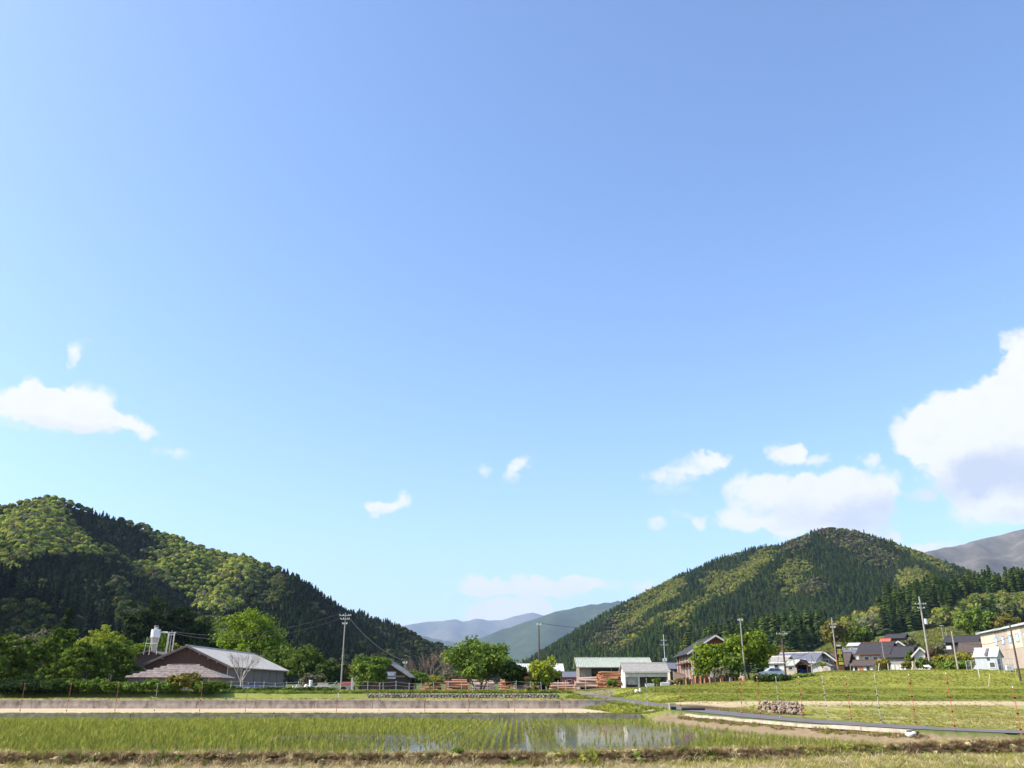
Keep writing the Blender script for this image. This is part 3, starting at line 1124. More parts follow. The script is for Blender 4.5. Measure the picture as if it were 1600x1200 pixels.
# dry stone wall in front of the sawmill yard
xa, xb = WX(575, WALL3), WX(872, WALL3)
sw = thing('stone_wall', 'low dry stone wall under the grassy edge of the log yard', 'wall', (0, WALL3, 1.0))
big, rest = [], MB()
xx = xa
while xx < xb:
    for row in range(3):
        s_ = rr.uniform(.8, 1.25)
        px_ = xx + rr.uniform(-.05, .05) + .12 * (row % 2)
        if row == 1 and len(big) < 70:
            big.append((px_, -.02, .2, .34 * s_, .4, .42))
        else:
            rest.ball((px_, rr.uniform(-.04, .04), .07 + row * .15), .165 * s_, .18, .085 * s_, rr.randrange(999), 6, 4, .2)
    xx += .31
rest.box(xa, xb, .05, .5, -.2, .36)
kind(rest.build('stone_course', M_STONE, sw), 'stuff')
stones(sw, big, STONES, rr)

# pale rubble wall beside the road, stones piled irregularly
pa, pb = Vector((WX(1183, 56), 56.0, 0)), Vector((WX(1252, 51), 51.0, 0))
rw = thing('rubble_wall', 'short wall of pale jumbled stones beside the farm road', 'wall', (pa.x, pa.y, hz(pa.x, pa.y) - .05))
dv = (pb - pa)
spots = []
for k in range(150):
    t = rr.random()
    h = rr.random() ** 1.1 * .62
    p = dv * t
    w_ = rr.uniform(.15, .30)
    q_ = (h - .5) * .3 + rr.uniform(-.08, .08)
    nn = Vector((-dv.y, dv.x, 0)).normalized() * q_
    spots.append((p.x + nn.x, p.y + nn.y, h + .05, w_, w_, w_ * rr.uniform(.75, 1.1)))
stones(rw, spots[:100], STONES_P, rr)
stones(rw, spots[100:], STONES, rr)
nv = Vector((-dv.y, dv.x, 0)).normalized()
back = MB().beam(nv * .5 + dv * .15 + Vector((0, 0, .2)), nv * .5 + dv * .72 + Vector((0, 0, .2)), .5, .6)
back.build('earth_core', mat('dark_earth', (.11, .075, .05), (.05, .035, .025), scale=3, bump=.5), rw)

# pile of dark stones by the bend of the road
c = G(1050, 1086, 1.02)
rp = thing('rock_pile', 'heap of dark grey stones on the grass where the farm road bends', 'rock pile', (c.x, c.y, hz(c.x, c.y)))
spots = []
for k in range(26):
    a = rr.uniform(0, 6.28)
    d = rr.random() ** .7
    s_ = rr.uniform(.5, .95)
    spots.append((math.cos(a) * d * 2.3, math.sin(a) * d * 1.1, .12 + (1 - d) * .55, s_, s_, s_ * .8))
stones(rp, spots, STONES, rr)

# pale concrete kerb between the road and the paddy
kb = thing('concrete_kerb', 'pale cream concrete kerb strip between the farm road and the paddy', 'kerb', (0, 0, 0))
ky = np.arange(34.6, 57.0, 2.1)
for i in range(len(ky) - 1):
    a = Vector((float(road_x(ky[i])) - KERB_OFF + .05, ky[i] + .01, .385 + rr.uniform(-.025, .02)))
    b = Vector((float(road_x(ky[i + 1])) - KERB_OFF + .05, ky[i + 1] - .01, .385 + rr.uniform(-.025, .02)))
    if False:
        a.z = b.z = .345
    MB().beam(a, b, .42, .13).build('kerb_block', M_CONC_P, kb)

# small things lying about
M_WHITE = mat('white_plastic', (.80, .79, .76), (.66, .65, .62), scale=4, rough=.55)
M_BLACK = mat('black_rubber', (.02, .02, .02), (.012, .012, .012), scale=5, rough=.6)
c = G(1424, 1139, .5)
cz = hz(c.x, c.y)
bg = thing('plastic_bag', 'crumpled white plastic sack with a black opening at the end of the kerb', 'sack', (c.x, c.y, cz))
MB().ball((-.06, 0, .07), .17, .13, .09, 5, 9, 6, .18).ball((.08, .02, .09), .12, .11, .10, 8, 8, 5, .15).build('sack_body', M_WHITE, bg, smooth=True)
MB().tube((.16, -.06, .11), (.19, -.10, .115), .085, .08, 10).build('opening', M_BLACK, bg)
c = G(998, 1090, 1.0)
cz = hz(c.x, c.y)
wb = thing('feed_sack', 'two small white sacks slumped at the left edge of the farm road', 'sack', (c.x, c.y, cz))
MB().ball((-.2, 0, .13), .2, .16, .2, 3, 8, 6, .18).build('sack_body', M_WHITE, wb, smooth=True)
MB().ball((.18, .05, .17), .15, .14, .26, 6, 8, 6, .18).build('sack_body', M_WHITE, wb, smooth=True)
c = G(1051, 1110, .55)
cz = hz(c.x, c.y)
bk = thing('concrete_block', 'small grey concrete block with a dark slot at the corner of the paddy', 'block', (c.x, c.y, cz))
MB().box(-.22, .22, -.15, .15, 0, .42).build('block_body', M_CONC_P, bk)
MB().box(-.14, .2, -.19, -.152, .02, .2).build('slot', M_BLACK, bk)
c = G(1068, 1114, .42)
gd = thing('drain_pipe', 'short dark drain pipe lying across the near corner of the field', 'pipe', (c.x, c.y, hz(c.x, c.y) + .08))
MB().tube((-.1, 0, .02), (1.35, -.35, .02), .085, .085, 10).build('pipe', M_BLACK, gd)

# red poles of the field fence, with black clips
M_RED = mat('faded_red_paint', (.50, .13, .07), (.36, .10, .06), scale=6, rough=.6)
M_GALV = mat('grey_galvanised', (.52, .50, .46), (.40, .39, .37), scale=6, rough=.5, metal=.3)


def clip_pole(px, py, Y, label, col, h=2.0, nclip=4, lean=0):
    x_ = WX(px, Y)
    z_ = hz(x_, Y)
    t_ = thing('fence_pole', label, 'fence pole', (x_, Y, z_), 0, 'thin poles of the field fence')
    MB().tube((0, 0, -.25), (lean, 0, h), 0.0145, .012, 6).build('pole', col, t_)
    for k in range(nclip):
        zz = h * (k + .35) / nclip
        MB().box(lean * zz / h - .025, lean * zz / h + .025, -.035, .022, zz - .024, zz + .024).build('clip', M_BLACK, t_)
    MB().tube((lean, 0, h), (lean, 0, h + .05), .018, .018, 6).build('cap', M_WHITE, t_)


LOWROW = [(38, 'thin fence pole in the tree shade at the left end of the paddy wall'), (110, 'thin fence pole before the hedge left of the sawmill'), (185, 'thin fence pole in line with the dark lean-to of the sawmill'),
          (246, 'thin fence pole in line with the grey dust collector'), (316, 'thin fence pole in line with the lilac shed roof end'), (387, 'thin fence pole in line with the bare white trunk'),
          (528, 'thin fence pole in line with the tall utility pole of the yard'), (594, 'thin fence pole in line with the bushy tree by the dark house'), (665, 'thin fence pole in line with the leafless brown trees'),
          (732, 'thin fence pole in line with the trunk of the big yard tree'), (804, 'thin fence pole right of the big yard tree'), (879, 'thin fence pole in line with the open white roofed shed'),
          (945, 'thin fence pole in line with the long log stack')]
for px, lb in LOWROW:
    clip_pole(px, 0, 60.2 + rr.uniform(-.1, .3), lb, M_GALV if px in (246, 594) else M_RED, 1.9, 3, rr.uniform(-.04, .04))
KPOLES = [(1010, 62.5, M_GALV, 'grey fence pole at the head of the paddy, left of the rock pile'), (1062, 56.5, M_RED, 'red fence pole beside the concrete block at the paddy corner'),
          (1156, 50.5, M_RED, 'red fence pole left of the pale rubble wall'), (1184, 48.6, M_RED, 'red fence pole at the left end of the pale rubble wall'), (1214, 47.0, M_GALV, 'whitish fence pole in front of the pale rubble wall'),
          (1250, 45.6, M_RED, 'red fence pole at the right end of the pale rubble wall'), (1288, 43.6, M_GALV, 'whitish fence pole just right of the rubble wall'), (1324, 41.6, M_RED, 'red fence pole halfway along the pale kerb'),
          (1369, 39.6, M_GALV, 'grey topped fence pole a little left of the white sack'), (1423, 36.8, M_RED, 'red fence pole standing right behind the white sack'), (1482, 33.6, M_RED, 'red fence pole second from the right edge, at the end of the kerb'),
          (1582, 30.6, M_RED, 'tallest looking red fence pole nearest the right edge')]
for px, Y, mm_, lb in KPOLES:
    clip_pole(px, 0, Y, lb, mm_, 2.0, 4, rr.uniform(-.05, .05))

# ---------------------------------------------------------------- trees and shrubs that stand one by one
M_LEAF = leaf_mat('tree_leaves', False, .3)
M_BARK = mat('bark', (.16, .125, .095), (.07, .055, .042), scale=6, rough=.95, bump=.5)
M_BARK_P = mat('pale_bark', (.46, .40, .34), (.24, .20, .17), scale=6, rough=.9, bump=.3)
M_TWIG = mat('reddish_twigs', (.26, .17, .13), (.15, .10, .08), scale=5, rough=.95)


def limbs(mb, r, base, top, r0, n, spread, levels=2, tipz=.9):
    """tapered trunk with branching limbs; returns limb tips"""
    base, top = Vector(base), Vector(top)
    mid = base.lerp(top, .5) + Vector((r.uniform(-.15, .15), r.uniform(-.15, .15), 0)) * (top - base).length * .3
    mb.tube(base, mid, r0, r0 * .75, 8)
    mb.tube(mid, top, r0 * .75, r0 * .5, 8)
    tips = []
    for i in range(n):
        a = 6.283 * (i + r.uniform(-.3, .3)) / n
        s0 = mid.lerp(top, r.uniform(.2, 1.0))
        L_ = spread * r.uniform(.6, 1.0)
        e = s0 + Vector((math.cos(a) * L_, math.sin(a) * L_, L_ * r.uniform(.4, 1.1) * tipz))
        k = s0.lerp(e, .5) + Vector((0, 0, L_ * .08))
        mb.tube(s0, k, r0 * .4, r0 * .28, 6)
        mb.tube(k, e, r0 * .28, r0 * .12, 5)
        tips.append(e)
        if levels > 1:
            for j in range(3):
                b = a + r.uniform(-1.0, 1.0)
                l2 = L_ * r.uniform(.4, .7)
                e2 = k + Vector((math.cos(b) * l2, math.sin(b) * l2, l2 * r.uniform(.3, 1.2) * tipz))
                mb.tube(k, e2, r0 * .2, r0 * .07, 4)
                tips.append(e2)
    return tips


def crown(name, parent, r, clumps, rad, n_per, leaf, c1, c2, flat=.7, droop=0.0, dark=.75, seed=0):
    """leaf cards in clumps: clumps is an (n,3) array"""
    V, C = [], []
    g = np.random.default_rng(seed)
    nC = len(clumps)
    cl = np.asarray(clumps, float)
    tone = g.uniform(0, 1, nC)
    N_ = nC * n_per
    ci = np.repeat(np.arange(nC), n_per)
    d = rand_dirs(N_, g)
    rr_ = rad * g.uniform(.15, 1.0, N_) ** .6 * np.repeat(g.uniform(.7, 1.3, nC), n_per)
    pos = cl[ci] + d * rr_[:, None] * np.array([1, 1, flat])
    pos[:, 2] -= droop * rr_
    nrm = d * .6 + rand_dirs(N_, g) * .6 + np.array([0, 0, .35])
    nrm /= np.linalg.norm(nrm, axis=1)[:, None]
    U, W = perp_axes(nrm, g)
    s = leaf * g.uniform(.55, 1.3, (N_, 1))
    v, f = quads_at(pos, U * s, W * s * .62)
    t = np.clip(tone[ci] * .6 + g.uniform(0, .4, N_), 0, 1)[:, None]
    col = np.array(c1) * t + np.array(c2) * (1 - t)
    col = col * g.uniform(.8, 1.2, (N_, 1))
    me = arr_mesh(name, v, f)
    color_attr(me, 'tint', np.repeat(col, 4, 0))
    return obj(name, me, M_LEAF, parent)


def ell_clumps(g, n, cx, cz, rx, rz, ry=None, shell=.55, lump=.25, zmin=-.75):
    """clump centres spread through an uneven ellipsoid"""
    ry = rx if ry is None else ry
    d = rand_dirs(n * 3, g)
    d = d[d[:, 2] > zmin][:n]
    k = g.uniform(shell, 1.0, len(d)) * (1 + lump * np.sin(d[:, 0] * 5 + g.uniform(0, 6)) * np.sin(d[:, 2] * 4 + g.uniform(0, 6)))
    return d * k[:, None] * np.array([rx, ry, rz]) + np.array([cx, 0, cz])


GREENS = dict(bright=((.23, .31, .03), (.085, .135, .02)), maple=((.25, .34, .028), (.09, .145, .016)), cherry=((.15, .21, .03), (.055, .09, .016)), lime=((.40, .43, .05), (.20, .25, .03)), mid=((.16, .22, .035), (.06, .10, .02)), deep=((.07, .11, .025), (.03, .05, .015)),
              dark=((.05, .075, .025), (.02, .033, .014)), olive=((.25, .22, .05), (.12, .11, .03)), grey=((.22, .21, .12), (.12, .12, .06)), red=((.19, .08, .04), (.08, .045, .025)), fresh=((.22, .30, .05), (.085, .14, .03)), yellow=((.36, .33, .05), (.17, .18, .03)), orange=((.34, .24, .05), (.12, .16, .03)))


def tree(px, Y, top_py, wpx, label, green='mid', cat='tree', name='tree', seed=0, trunk=.3, leaf=.19, n=70, n_per=34, shape='round', group=None, base_py=None, bark=None, depth=1.0):
    x_ = WX(px, Y)
    z0 = hz(x_, Y) if base_py is None else ZY(base_py, Y)
    h = ZY(top_py, Y) - z0
    w = wpx / FH * Y
    r = random.Random(seed + int(px * 7))
    g = np.random.default_rng(abs(seed + int(px * 13) + 5))
    t_ = thing(name, label, cat, (x_, Y, z0), 0, group)
    mb = MB()
    ht = h * trunk
    rad = max(.05, h * .022)
    if shape == 'multi':
        for k in range(4):
            a = 1.57 * k + r.uniform(-.5, .5)
            limbs(mb, r, (math.cos(a) * rad, math.sin(a) * rad, -.3), (math.cos(a) * w * .16, math.sin(a) * w * .16, ht * 1.7), rad * .8, 4, w * .24, 2)
    elif shape != 'shrub':
        limbs(mb, r, (0, 0, -.4), (r.uniform(-.1, .1) * w, 0, ht + h * .18), rad, 6, w * .3, 2)
    else:
        for k in range(5):
            a = 1.25 * k
            mb.tube((0, 0, -.2), (math.cos(a) * w * .25, math.sin(a) * w * .25, h * .6), rad * .7, rad * .3, 5)
    mb.build('trunk' if shape != 'shrub' else 'stem', bark or M_BARK, t_)
    if shape == 'layered':                     # cherry: flat spreading tiers of leaves
        cl = []
        nt_ = 7
        for k in range(nt_):
            zz = ht + (h - ht) * (k + .5) / nt_
            rw_ = w * .55 * math.sqrt(max(.15, 1 - ((k + .2) / nt_) ** 2.2))
            for j in range(n // nt_):
                a, q = g.uniform(0, 6.28), g.uniform(.15, 1) ** .6
                cl.append((math.cos(a) * rw_ * q, math.sin(a) * rw_ * q * depth, zz + g.uniform(-.12, .12) * h - q * .05 * h))
        crown('crown', t_, r, np.array(cl), w * .105, n_per, leaf, *GREENS[green], flat=.42, droop=.15, seed=seed + 3)
    elif shape == 'cone':
        cl = []
        for j in range(n):
            tt = g.uniform(0, 1) ** .8
            a = g.uniform(0, 6.28)
            rw_ = w * .5 * (1 - tt) ** .8 * g.uniform(.5, 1)
            cl.append((math.cos(a) * rw_, math.sin(a) * rw_, ht + (h - ht) * tt))
        crown('crown', t_, r, np.array(cl), w * .13, n_per, leaf, *GREENS[green], flat=.8, droop=.3, seed=seed + 3)
    else:
        zc = (h + ht) / 2
        rz_ = (h - ht) / 2
        cl = ell_clumps(g, n, 0, zc, w * .43, rz_ * .88, w * .43 * depth, shell=.42, lump=.34, zmin=-.9)
        crown('crown', t_, r, cl, w * .13, n_per, leaf, *GREENS[green], seed=seed + 3)
    return t_


def bare_tree(px, Y, top_py, wpx, label, mtl, seed=0, base_py=None, stems=3, cat='tree', twig=1.0):
    x_ = WX(px, Y)
    z0 = hz(x_, Y) if base_py is None else ZY(base_py, Y)
    h = ZY(top_py, Y) - z0
    w = wpx / FH * Y
    r = random.Random(seed)
    t_ = thing('bare_tree', label, cat, (x_, Y, z0))
    mb, tw = MB(), MB()

    def grow(p, d, L_, rad, lev, target):
        e = p + d * L_
        target.tube(p, e, rad, rad * .65, 5 if lev > 1 else 4)
        if lev == 0:
            return
        for k in range(3 if lev > 1 else 4):
            nd = (d + Vector((r.uniform(-1, 1) * .62, r.uniform(-1, 1) * .62, r.uniform(-.1, .45)))).normalized()
            grow(p.lerp(e, r.uniform(.55, 1.0)), nd, L_ * r.uniform(.55, .82), rad * .55, lev - 1, mb if lev > 2 else tw)
    for k in range(stems):
        a = 6.28 * k / stems + r.uniform(-.4, .4)
        d = Vector((math.cos(a) * w / h * .42, math.sin(a) * w / h * .42, 1)).normalized()
        grow(Vector((0, 0, h * .22)), d, h * .34, h * .016, 4, mb)
    mb.tube((0, 0, -.3), (0, 0, h * .24), h * .026, h * .022, 8)
    mb.build('trunk', mtl, t_)
    tw.build('twigs', mtl, t_)
    return t_


# left: cherry trees in front of the dark spur
tree(-12, 112, 992, 95, 'spreading green cherry tree at the very left edge, cut by the frame', 'cherry', seed=1, n=126, n_per=30, shape='layered', leaf=.2, trunk=.22)
tree(45, 118, 1000, 85, 'spreading green cherry tree second from the left edge, above the darkest hedge', 'cherry', seed=2, n=126, n_per=30, shape='layered', leaf=.2, trunk=.22)
tree(88, 124, 986, 62, 'spreading cherry tree with the highest pointed top, in front of the dark conifer', 'cherry', seed=3, n=126, n_per=30, shape='layered', leaf=.2, trunk=.24)
tree(122, 112, 1008, 80, 'spreading cherry tree whose dark forked limbs show below its crown, below the lime green tree', 'cherry', seed=4, n=126, n_per=30, shape='layered', leaf=.2, trunk=.28)
tree(172, 128, 1003, 74, 'spreading cherry tree nearest the dark lean-to of the sawmill', 'cherry', seed=5, n=126, n_per=30, shape='layered', leaf=.2, trunk=.28)
tree(232, 172, 994, 70, 'green tree crown showing behind the dust collector', 'bright', seed=6, n=70, shape='layered', leaf=.24)
tree(272, 176, 998, 46, 'yellowish green small crown behind the apex of the sawmill roof', 'yellow', seed=7, n=50, leaf=.22)
tree(143, 152, 974, 64, 'lime green rounded tree rising above the cherry trees', 'lime', seed=8, n=90, leaf=.22, trunk=.2)
tree(172, 158, 980, 44, 'smaller lime green tree just right of the tall lime one', 'lime', seed=9, n=60, leaf=.22, trunk=.2)
tree(36, 158, 978, 62, 'brownish grey tree coming into leaf behind the cherry trees', 'grey', seed=10, n=60, leaf=.22, n_per=24)
tree(88, 170, 951, 36, 'slim dark conifer with a pointed top behind the cherry trees', 'dark', seed=11, shape='cone', n=80, leaf=.26, trunk=.08)
tree(60, 175, 968, 44, 'dark round evergreen left of the slim conifer', 'dark', seed=12, n=60, leaf=.26)
tree(208, 208, 934, 78, 'big dark evergreen behind the dust collector, leftmost of the dark crowns', 'dark', seed=13, n=130, leaf=.34, trunk=.12)
tree(256, 214, 938, 74, 'big dark evergreen in the middle of the dark crowns behind the sawmill', 'dark', seed=14, n=120, leaf=.34, trunk=.12)
tree(302, 218, 955, 66, 'dark evergreen sloping down to the right behind the sawmill ridge', 'deep', seed=15, n=110, leaf=.34, trunk=.12)
tree(332, 226, 980, 46, 'small pale green tree between the dark evergreens and the great maple', 'fresh', seed=16, n=50, leaf=.3)
tree(386, 186, 947, 112, 'great dense bright green tree towering behind the sawmill roof', 'maple', seed=17, n=260, n_per=64, leaf=.21, trunk=.1)
tree(443, 178, 1004, 80, 'broad mid green tree right below the great bright tree', 'mid', seed=18, n=110, leaf=.24, trunk=.15)
tree(478, 172, 1010, 66, 'shaded green tree at the right end of the sawmill roof', 'mid', seed=19, n=90, leaf=.24, trunk=.15)
tree(432, 188, 1012, 40, 'dark tree behind the end of the sawmill eaves', 'deep', seed=20, n=60, leaf=.24, trunk=.1)
tree(510, 168, 1032, 56, 'drab green tree left of the tall utility pole', 'deep', seed=21, n=70, leaf=.22, trunk=.12)
tree(545, 172, 1036, 60, 'yellowish green spreading tree behind the tall utility pole', 'olive', seed=22, n=70, leaf=.22, trunk=.15)
tree(486, 134, 1052, 40, 'scruffy dark shrub behind the white rubble of the yard', 'grey', seed=23, n=36, leaf=.16, shape='shrub', name='shrub', cat='shrub')
tree(578, 99, 1022, 62, 'bushy green tree growing against the dark house', 'fresh', seed=24, n=130, n_per=40, leaf=.13, trunk=.12)
tree(652, 112, 1046, 42, 'thin young green tree right of the dark house', 'fresh', seed=25, n=50, n_per=24, leaf=.12, trunk=.25)
tree(676, 118, 1054, 36, 'yellow flowering shrub in front of the leafless trees', 'yellow', seed=26, n=40, n_per=24, leaf=.12, shape='shrub', name='shrub', cat='shrub')
tree(750, 99, 999, 108, 'big round green tree in the middle of the log yard', 'fresh', seed=27, n=230, n_per=46, leaf=.15, trunk=.2, shape='multi')
tree(803, 97, 1036, 46, 'dark leaning tree close to the right of the big yard tree', 'deep', seed=28, n=80, n_per=36, leaf=.14, trunk=.2)
tree(846, 97, 1027, 56, 'small bright lime tree before the white roofed shed', 'lime', seed=29, n=120, n_per=36, leaf=.12, trunk=.12)
tree(704, 125, 1046, 40, 'pale green sapling behind the orange log heap', 'grey', seed=30, n=36, n_per=22, leaf=.13, trunk=.2)
for k, (px, Y, t, w, lb) in enumerate([(648, 150, 1030, 44, 'leafless brownish tree right of the dark house'), (672, 156, 1022, 46, 'leafless reddish tree in the middle of the three behind the log yard'), (697, 150, 1018, 40, 'leafless reddish tree nearest the big yard tree')]):
    bare_tree(px, Y, t, w, lb, M_TWIG, seed=40 + k, stems=4)
bare_tree(376, 108, 1016, 84, 'leafless white-barked tree in front of the sawmill side wall', M_BARK_P, seed=51, stems=4)
# right: trees by the red house and in the village
tree(1117, 126, 1000, 68, 'bright green tree in front of the red house', 'bright', seed=31, n=150, n_per=40, leaf=.16, trunk=.15)
tree(1173, 126, 986, 76, 'tall bright green tree beside the silver car', 'bright', seed=32, n=180, n_per=42, leaf=.16, trunk=.22)
tree(1141, 124, 1022, 50, 'lower green tree filling the gap between the two bright trees', 'fresh', seed=33, n=80, n_per=36, leaf=.15, trunk=.15)
tree(1131, 122, 1043, 34, 'brownish green bush below the two bright trees', 'grey', seed=34, n=36, leaf=.13, shape='shrub', name='shrub', cat='shrub')
tree(1224, 236, 1003, 42, 'rounded olive yellow tree behind the blue roofed house', 'olive', seed=35, n=90, leaf=.3, trunk=.08)
tree(1241, 262, 998, 9, 'tiny slim conifer behind the blue roofed house', 'deep', seed=36, n=30, leaf=.24, shape='cone', trunk=.1)
tree(1252, 240, 1012, 24, 'small brownish bush right of the olive yellow tree', 'olive', seed=37, n=40, leaf=.26, shape='shrub', name='shrub', cat='shrub')
tree(1384, 152, 1027, 26, 'rounded orange and green garden tree before the black roofed house', 'orange', seed=38, n=80, n_per=34, leaf=.15, trunk=.15)
tree(1432, 168, 1014, 22, 'green garden tree right of the black roofed house', 'mid', seed=39, n=60, leaf=.18, trunk=.12)
tree(1463, 158, 1012, 24, 'dark red-leaved garden tree by the tallest utility pole', 'red', seed=40, n=70, leaf=.17, trunk=.12)
tree(1450, 150, 1030, 36, 'dense green bush below the white gable', 'mid', seed=41, n=60, leaf=.17, shape='shrub', name='shrub', cat='shrub')
tree(1482, 152, 1022, 40, 'yellow green garden tree left of the short concrete pole', 'yellow', seed=42, n=90, leaf=.18, trunk=.1)
tree(1514, 150, 1018, 40, 'yellow green garden tree right of the short concrete pole', 'yellow', seed=43, n=90, leaf=.18, trunk=.1)
tree(1500, 146, 1034, 52, 'low dense green hedge bush in front of the yellow green trees', 'fresh', seed=44, n=80, leaf=.16, shape='shrub', name='shrub', cat='shrub')
tree(1424, 140, 1034, 22, 'straggly bush beside the stone post', 'olive', seed=45, n=36, leaf=.14, shape='shrub', name='shrub', cat='shrub')
tree(1408, 176, 1040, 20, 'low dark bush under the right black roof', 'deep', seed=46, n=30, leaf=.16, shape='shrub', name='shrub', cat='shrub')
tree(1312, 300, 966, 44, 'olive broadleaf tree at the forest edge right of the leaning pole', 'olive', seed=47, n=90, leaf=.4, trunk=.1)
tree(1348, 306, 976, 48, 'spreading green broadleaf tree at the forest edge above the white house', 'mid', seed=48, n=90, leaf=.4, trunk=.1)
tree(1540, 300, 950, 66, 'broad bright green tree at the forest edge above the factory', 'fresh', seed=49, n=110, leaf=.42, trunk=.1)
tree(1590, 296, 958, 56, 'green tree at the forest edge by the right border', 'olive', seed=50, n=90, leaf=.42, trunk=.1)
tree(1345, 252, 1000, 10, 'small dark conifer behind the white house', 'deep', seed=52, n=30, leaf=.24, shape='cone', trunk=.08)
tree(1478, 240, 1004, 30, 'grey green scrub on the terraces behind the tallest pole', 'grey', seed=53, n=40, leaf=.26, shape='shrub', name='shrub', cat='shrub')
tree(1428, 246, 996, 34, 'pinkish flowering scrub below the farthest dark house', 'grey', seed=54, n=40, leaf=.26, shape='shrub', name='shrub', cat='shrub')
tree(1215, 116, 1058, 62, 'dark green overgrown bank shrub below the silver car', 'deep', seed=55, n=70, leaf=.14, shape='shrub', name='shrub', cat='shrub', depth=.4)
tree(1262, 118, 1057, 44, 'lower green bank shrub below the white walled shed', 'fresh', seed=56, n=50, leaf=.14, shape='shrub', name='shrub', cat='shrub', depth=.4)
# shrubs and hedge along the left terrace
HEDGE = [(12, 96, 1066, 46, 'dark', 'blackish hedge bush at the left edge'), (52, 96, 1064, 50, 'dark', 'blackish hedge bush second from the left edge'), (90, 95, 1064, 46, 'deep', 'blackish hedge bush third from the left edge, under the cherry limbs'),
         (57, 101, 1044, 14, 'fresh', 'narrow upright yellow green shrub in the hedge'), (122, 95, 1064, 34, 'mid', 'low hedge bush under the forked cherry'), (150, 95, 1063, 34, 'mid', 'leafy hedge bush in front of the green tarpaulin shelter'),
         (180, 95, 1065, 30, 'mid', 'leafy hedge bush left of the lilac shed'), (207, 95, 1067, 28, 'fresh', 'low hedge bush before the left end of the lilac shed'), (234, 95, 1062, 26, 'fresh', 'yellowish hedge bush before the lilac shed wall'),
         (262, 95, 1065, 30, 'fresh', 'low hedge bush left of the tall rounded bush'), (289, 95, 1050, 40, 'olive', 'tall rounded yellow green bush in front of the lilac shed'), (322, 96, 1065, 40, 'mid', 'hedge bush right of the tall rounded bush'),
         (352, 97, 1067, 30, 'fresh', 'hedge bush left of the white-barked tree'), (516, 92, 1078, 16, 'olive', 'small yellow green tuft at the end of the grass bank'), (832, 91, 1074, 22, 'olive', 'reddish green low shrub under the small lime tree'),
         (956, 118, 1062, 20, 'fresh', 'small fresh green shrub before the open garage'), (1027, 122, 1060, 14, 'fresh', 'small green shrub at the right post of the open garage'), (1066, 124, 1060, 26, 'olive', 'dry brown green scrub below the red house')]
for k, (px, Y, t, w, gcol, lb) in enumerate(HEDGE):
    if px < 345 and px != 57:
        Y, w, t = 86.2, w * 1.4, t
    tree(px, Y, t, w, lb, gcol, seed=70 + k, n=max(24, int(w * 1.5)), n_per=34, leaf=.12, shape='shrub', name='shrub', cat='shrub')
LOW = [(366, 'low dark hedge clump under the leafless white tree'), (396, 'low dark hedge clump before the blue covered stack'), (426, 'low dark hedge clump below the end wall of the sawmill'), (456, 'low dark hedge clump left of the white rubble'), (484, 'low dark hedge clump below the white tank'), (508, 'low dark hedge clump left of the foot of the tall utility pole')]
for k, (px, lb) in enumerate(LOW):
    tree(px, 90.5, 1076, 36, lb, 'mid' if k % 2 else 'deep', seed=120 + k, n=44, n_per=30, leaf=.1, shape='shrub', name='shrub', cat='shrub', depth=.6)
for px, py, wpx, hh, lb, gg in [(715, 1187, 22, 8, 'rounded dark green weed clump on the levee left of the middle of the frame', 'fresh'), (1064, 1181, 34, 6, 'flat bright green weed clump on the levee right of the middle', 'fresh')]:
    p = G(px, py - 2, .3)
    t_ = thing('weed_clump', lb, 'weed', (p.x, p.y, hz(p.x, p.y) - .02))
    w = wpx / FH * p.y
    g = np.random.default_rng(px)
    mb = MB()
    for k in range(6):
        mb.tube((0, 0, -.03), (math.cos(k) * w * .3, math.sin(k) * w * .2, .09), .006, .004, 4)
    mb.build('stem', M_BARK, t_)
    crown('leaves', t_, None, ell_clumps(g, 26, 0, hh / 100 + .02, w * .42, hh / 90, w * .3, zmin=-.2), .05, 24, .022, *GREENS[gg], seed=px)

# ---------------------------------------------------------------- buildings
M_WOODR = mat('red_brown_boards', (.15, .078, .048), (.06, .034, .024), scale=1.4, rough=.9, stretch=(6, 6, .35), bump=.2)
M_WOODD = mat('dark_boards', (.065, .05, .042), (.032, .026, .023), scale=1.6, rough=.9, stretch=(6, 6, .4), bump=.2)
M_WOODG = mat('grey_boards', (.29, .235, .185), (.15, .12, .095), scale=1.6, rough=.9, stretch=(6, 6, .3), bump=.2)
M_WOODL = mat('lilac_grey_boards', (.34, .27, .22), (.17, .13, .105), scale=1.6, rough=.9, stretch=(6, 6, .3), bump=.2)
M_TIN = mat('grey_tin_roof', (.62, .55, .46), (.45, .40, .335), scale=1.2, rough=.95, spec=.08)
M_TIN_D = mat('rusty_tin_edge', (.19, .15, .13), (.11, .085, .075), scale=2, rough=.8)
M_TIN_P = mat('lilac_slate_roof', (.30, .24, .205), (.11, .085, .072), scale=1.8, rough=.8, bump=.3)
M_WHITE_P = mat('white_render', (.66, .62, .56), (.50, .47, .42), scale=1.0, rough=.85)
M_CREAM = mat('cream_render', (.55, .45, .34), (.40, .325, .245), scale=1.2, rough=.9)
M_BEIGE = mat('beige_cladding', (.60, .49, .38), (.50, .41, .32), scale=.6, rough=.8, stretch=(1, 1, 2))
M_TAUPE = mat('taupe_cladding', (.42, .34, .27), (.34, .28, .22), scale=.6, rough=.8)
M_ROOF_W = mat('white_corrugated_sheet', (.74, .74, .74), (.56, .56, .57), scale=2, rough=.5)
M_ROOF_GR = mat('pale_green_sheet', (.46, .485, .39), (.33, .355, .28), scale=2, rough=.55)
M_ROOF_LG = mat('lichened_grey_roof', (.36, .335, .30), (.22, .21, .185), scale=3, rough=.9, spec=.1)
M_ROOF_BL = mat('blue_grey_tiles', (.17, .175, .215), (.11, .115, .14), scale=4, rough=.8, spec=.12)
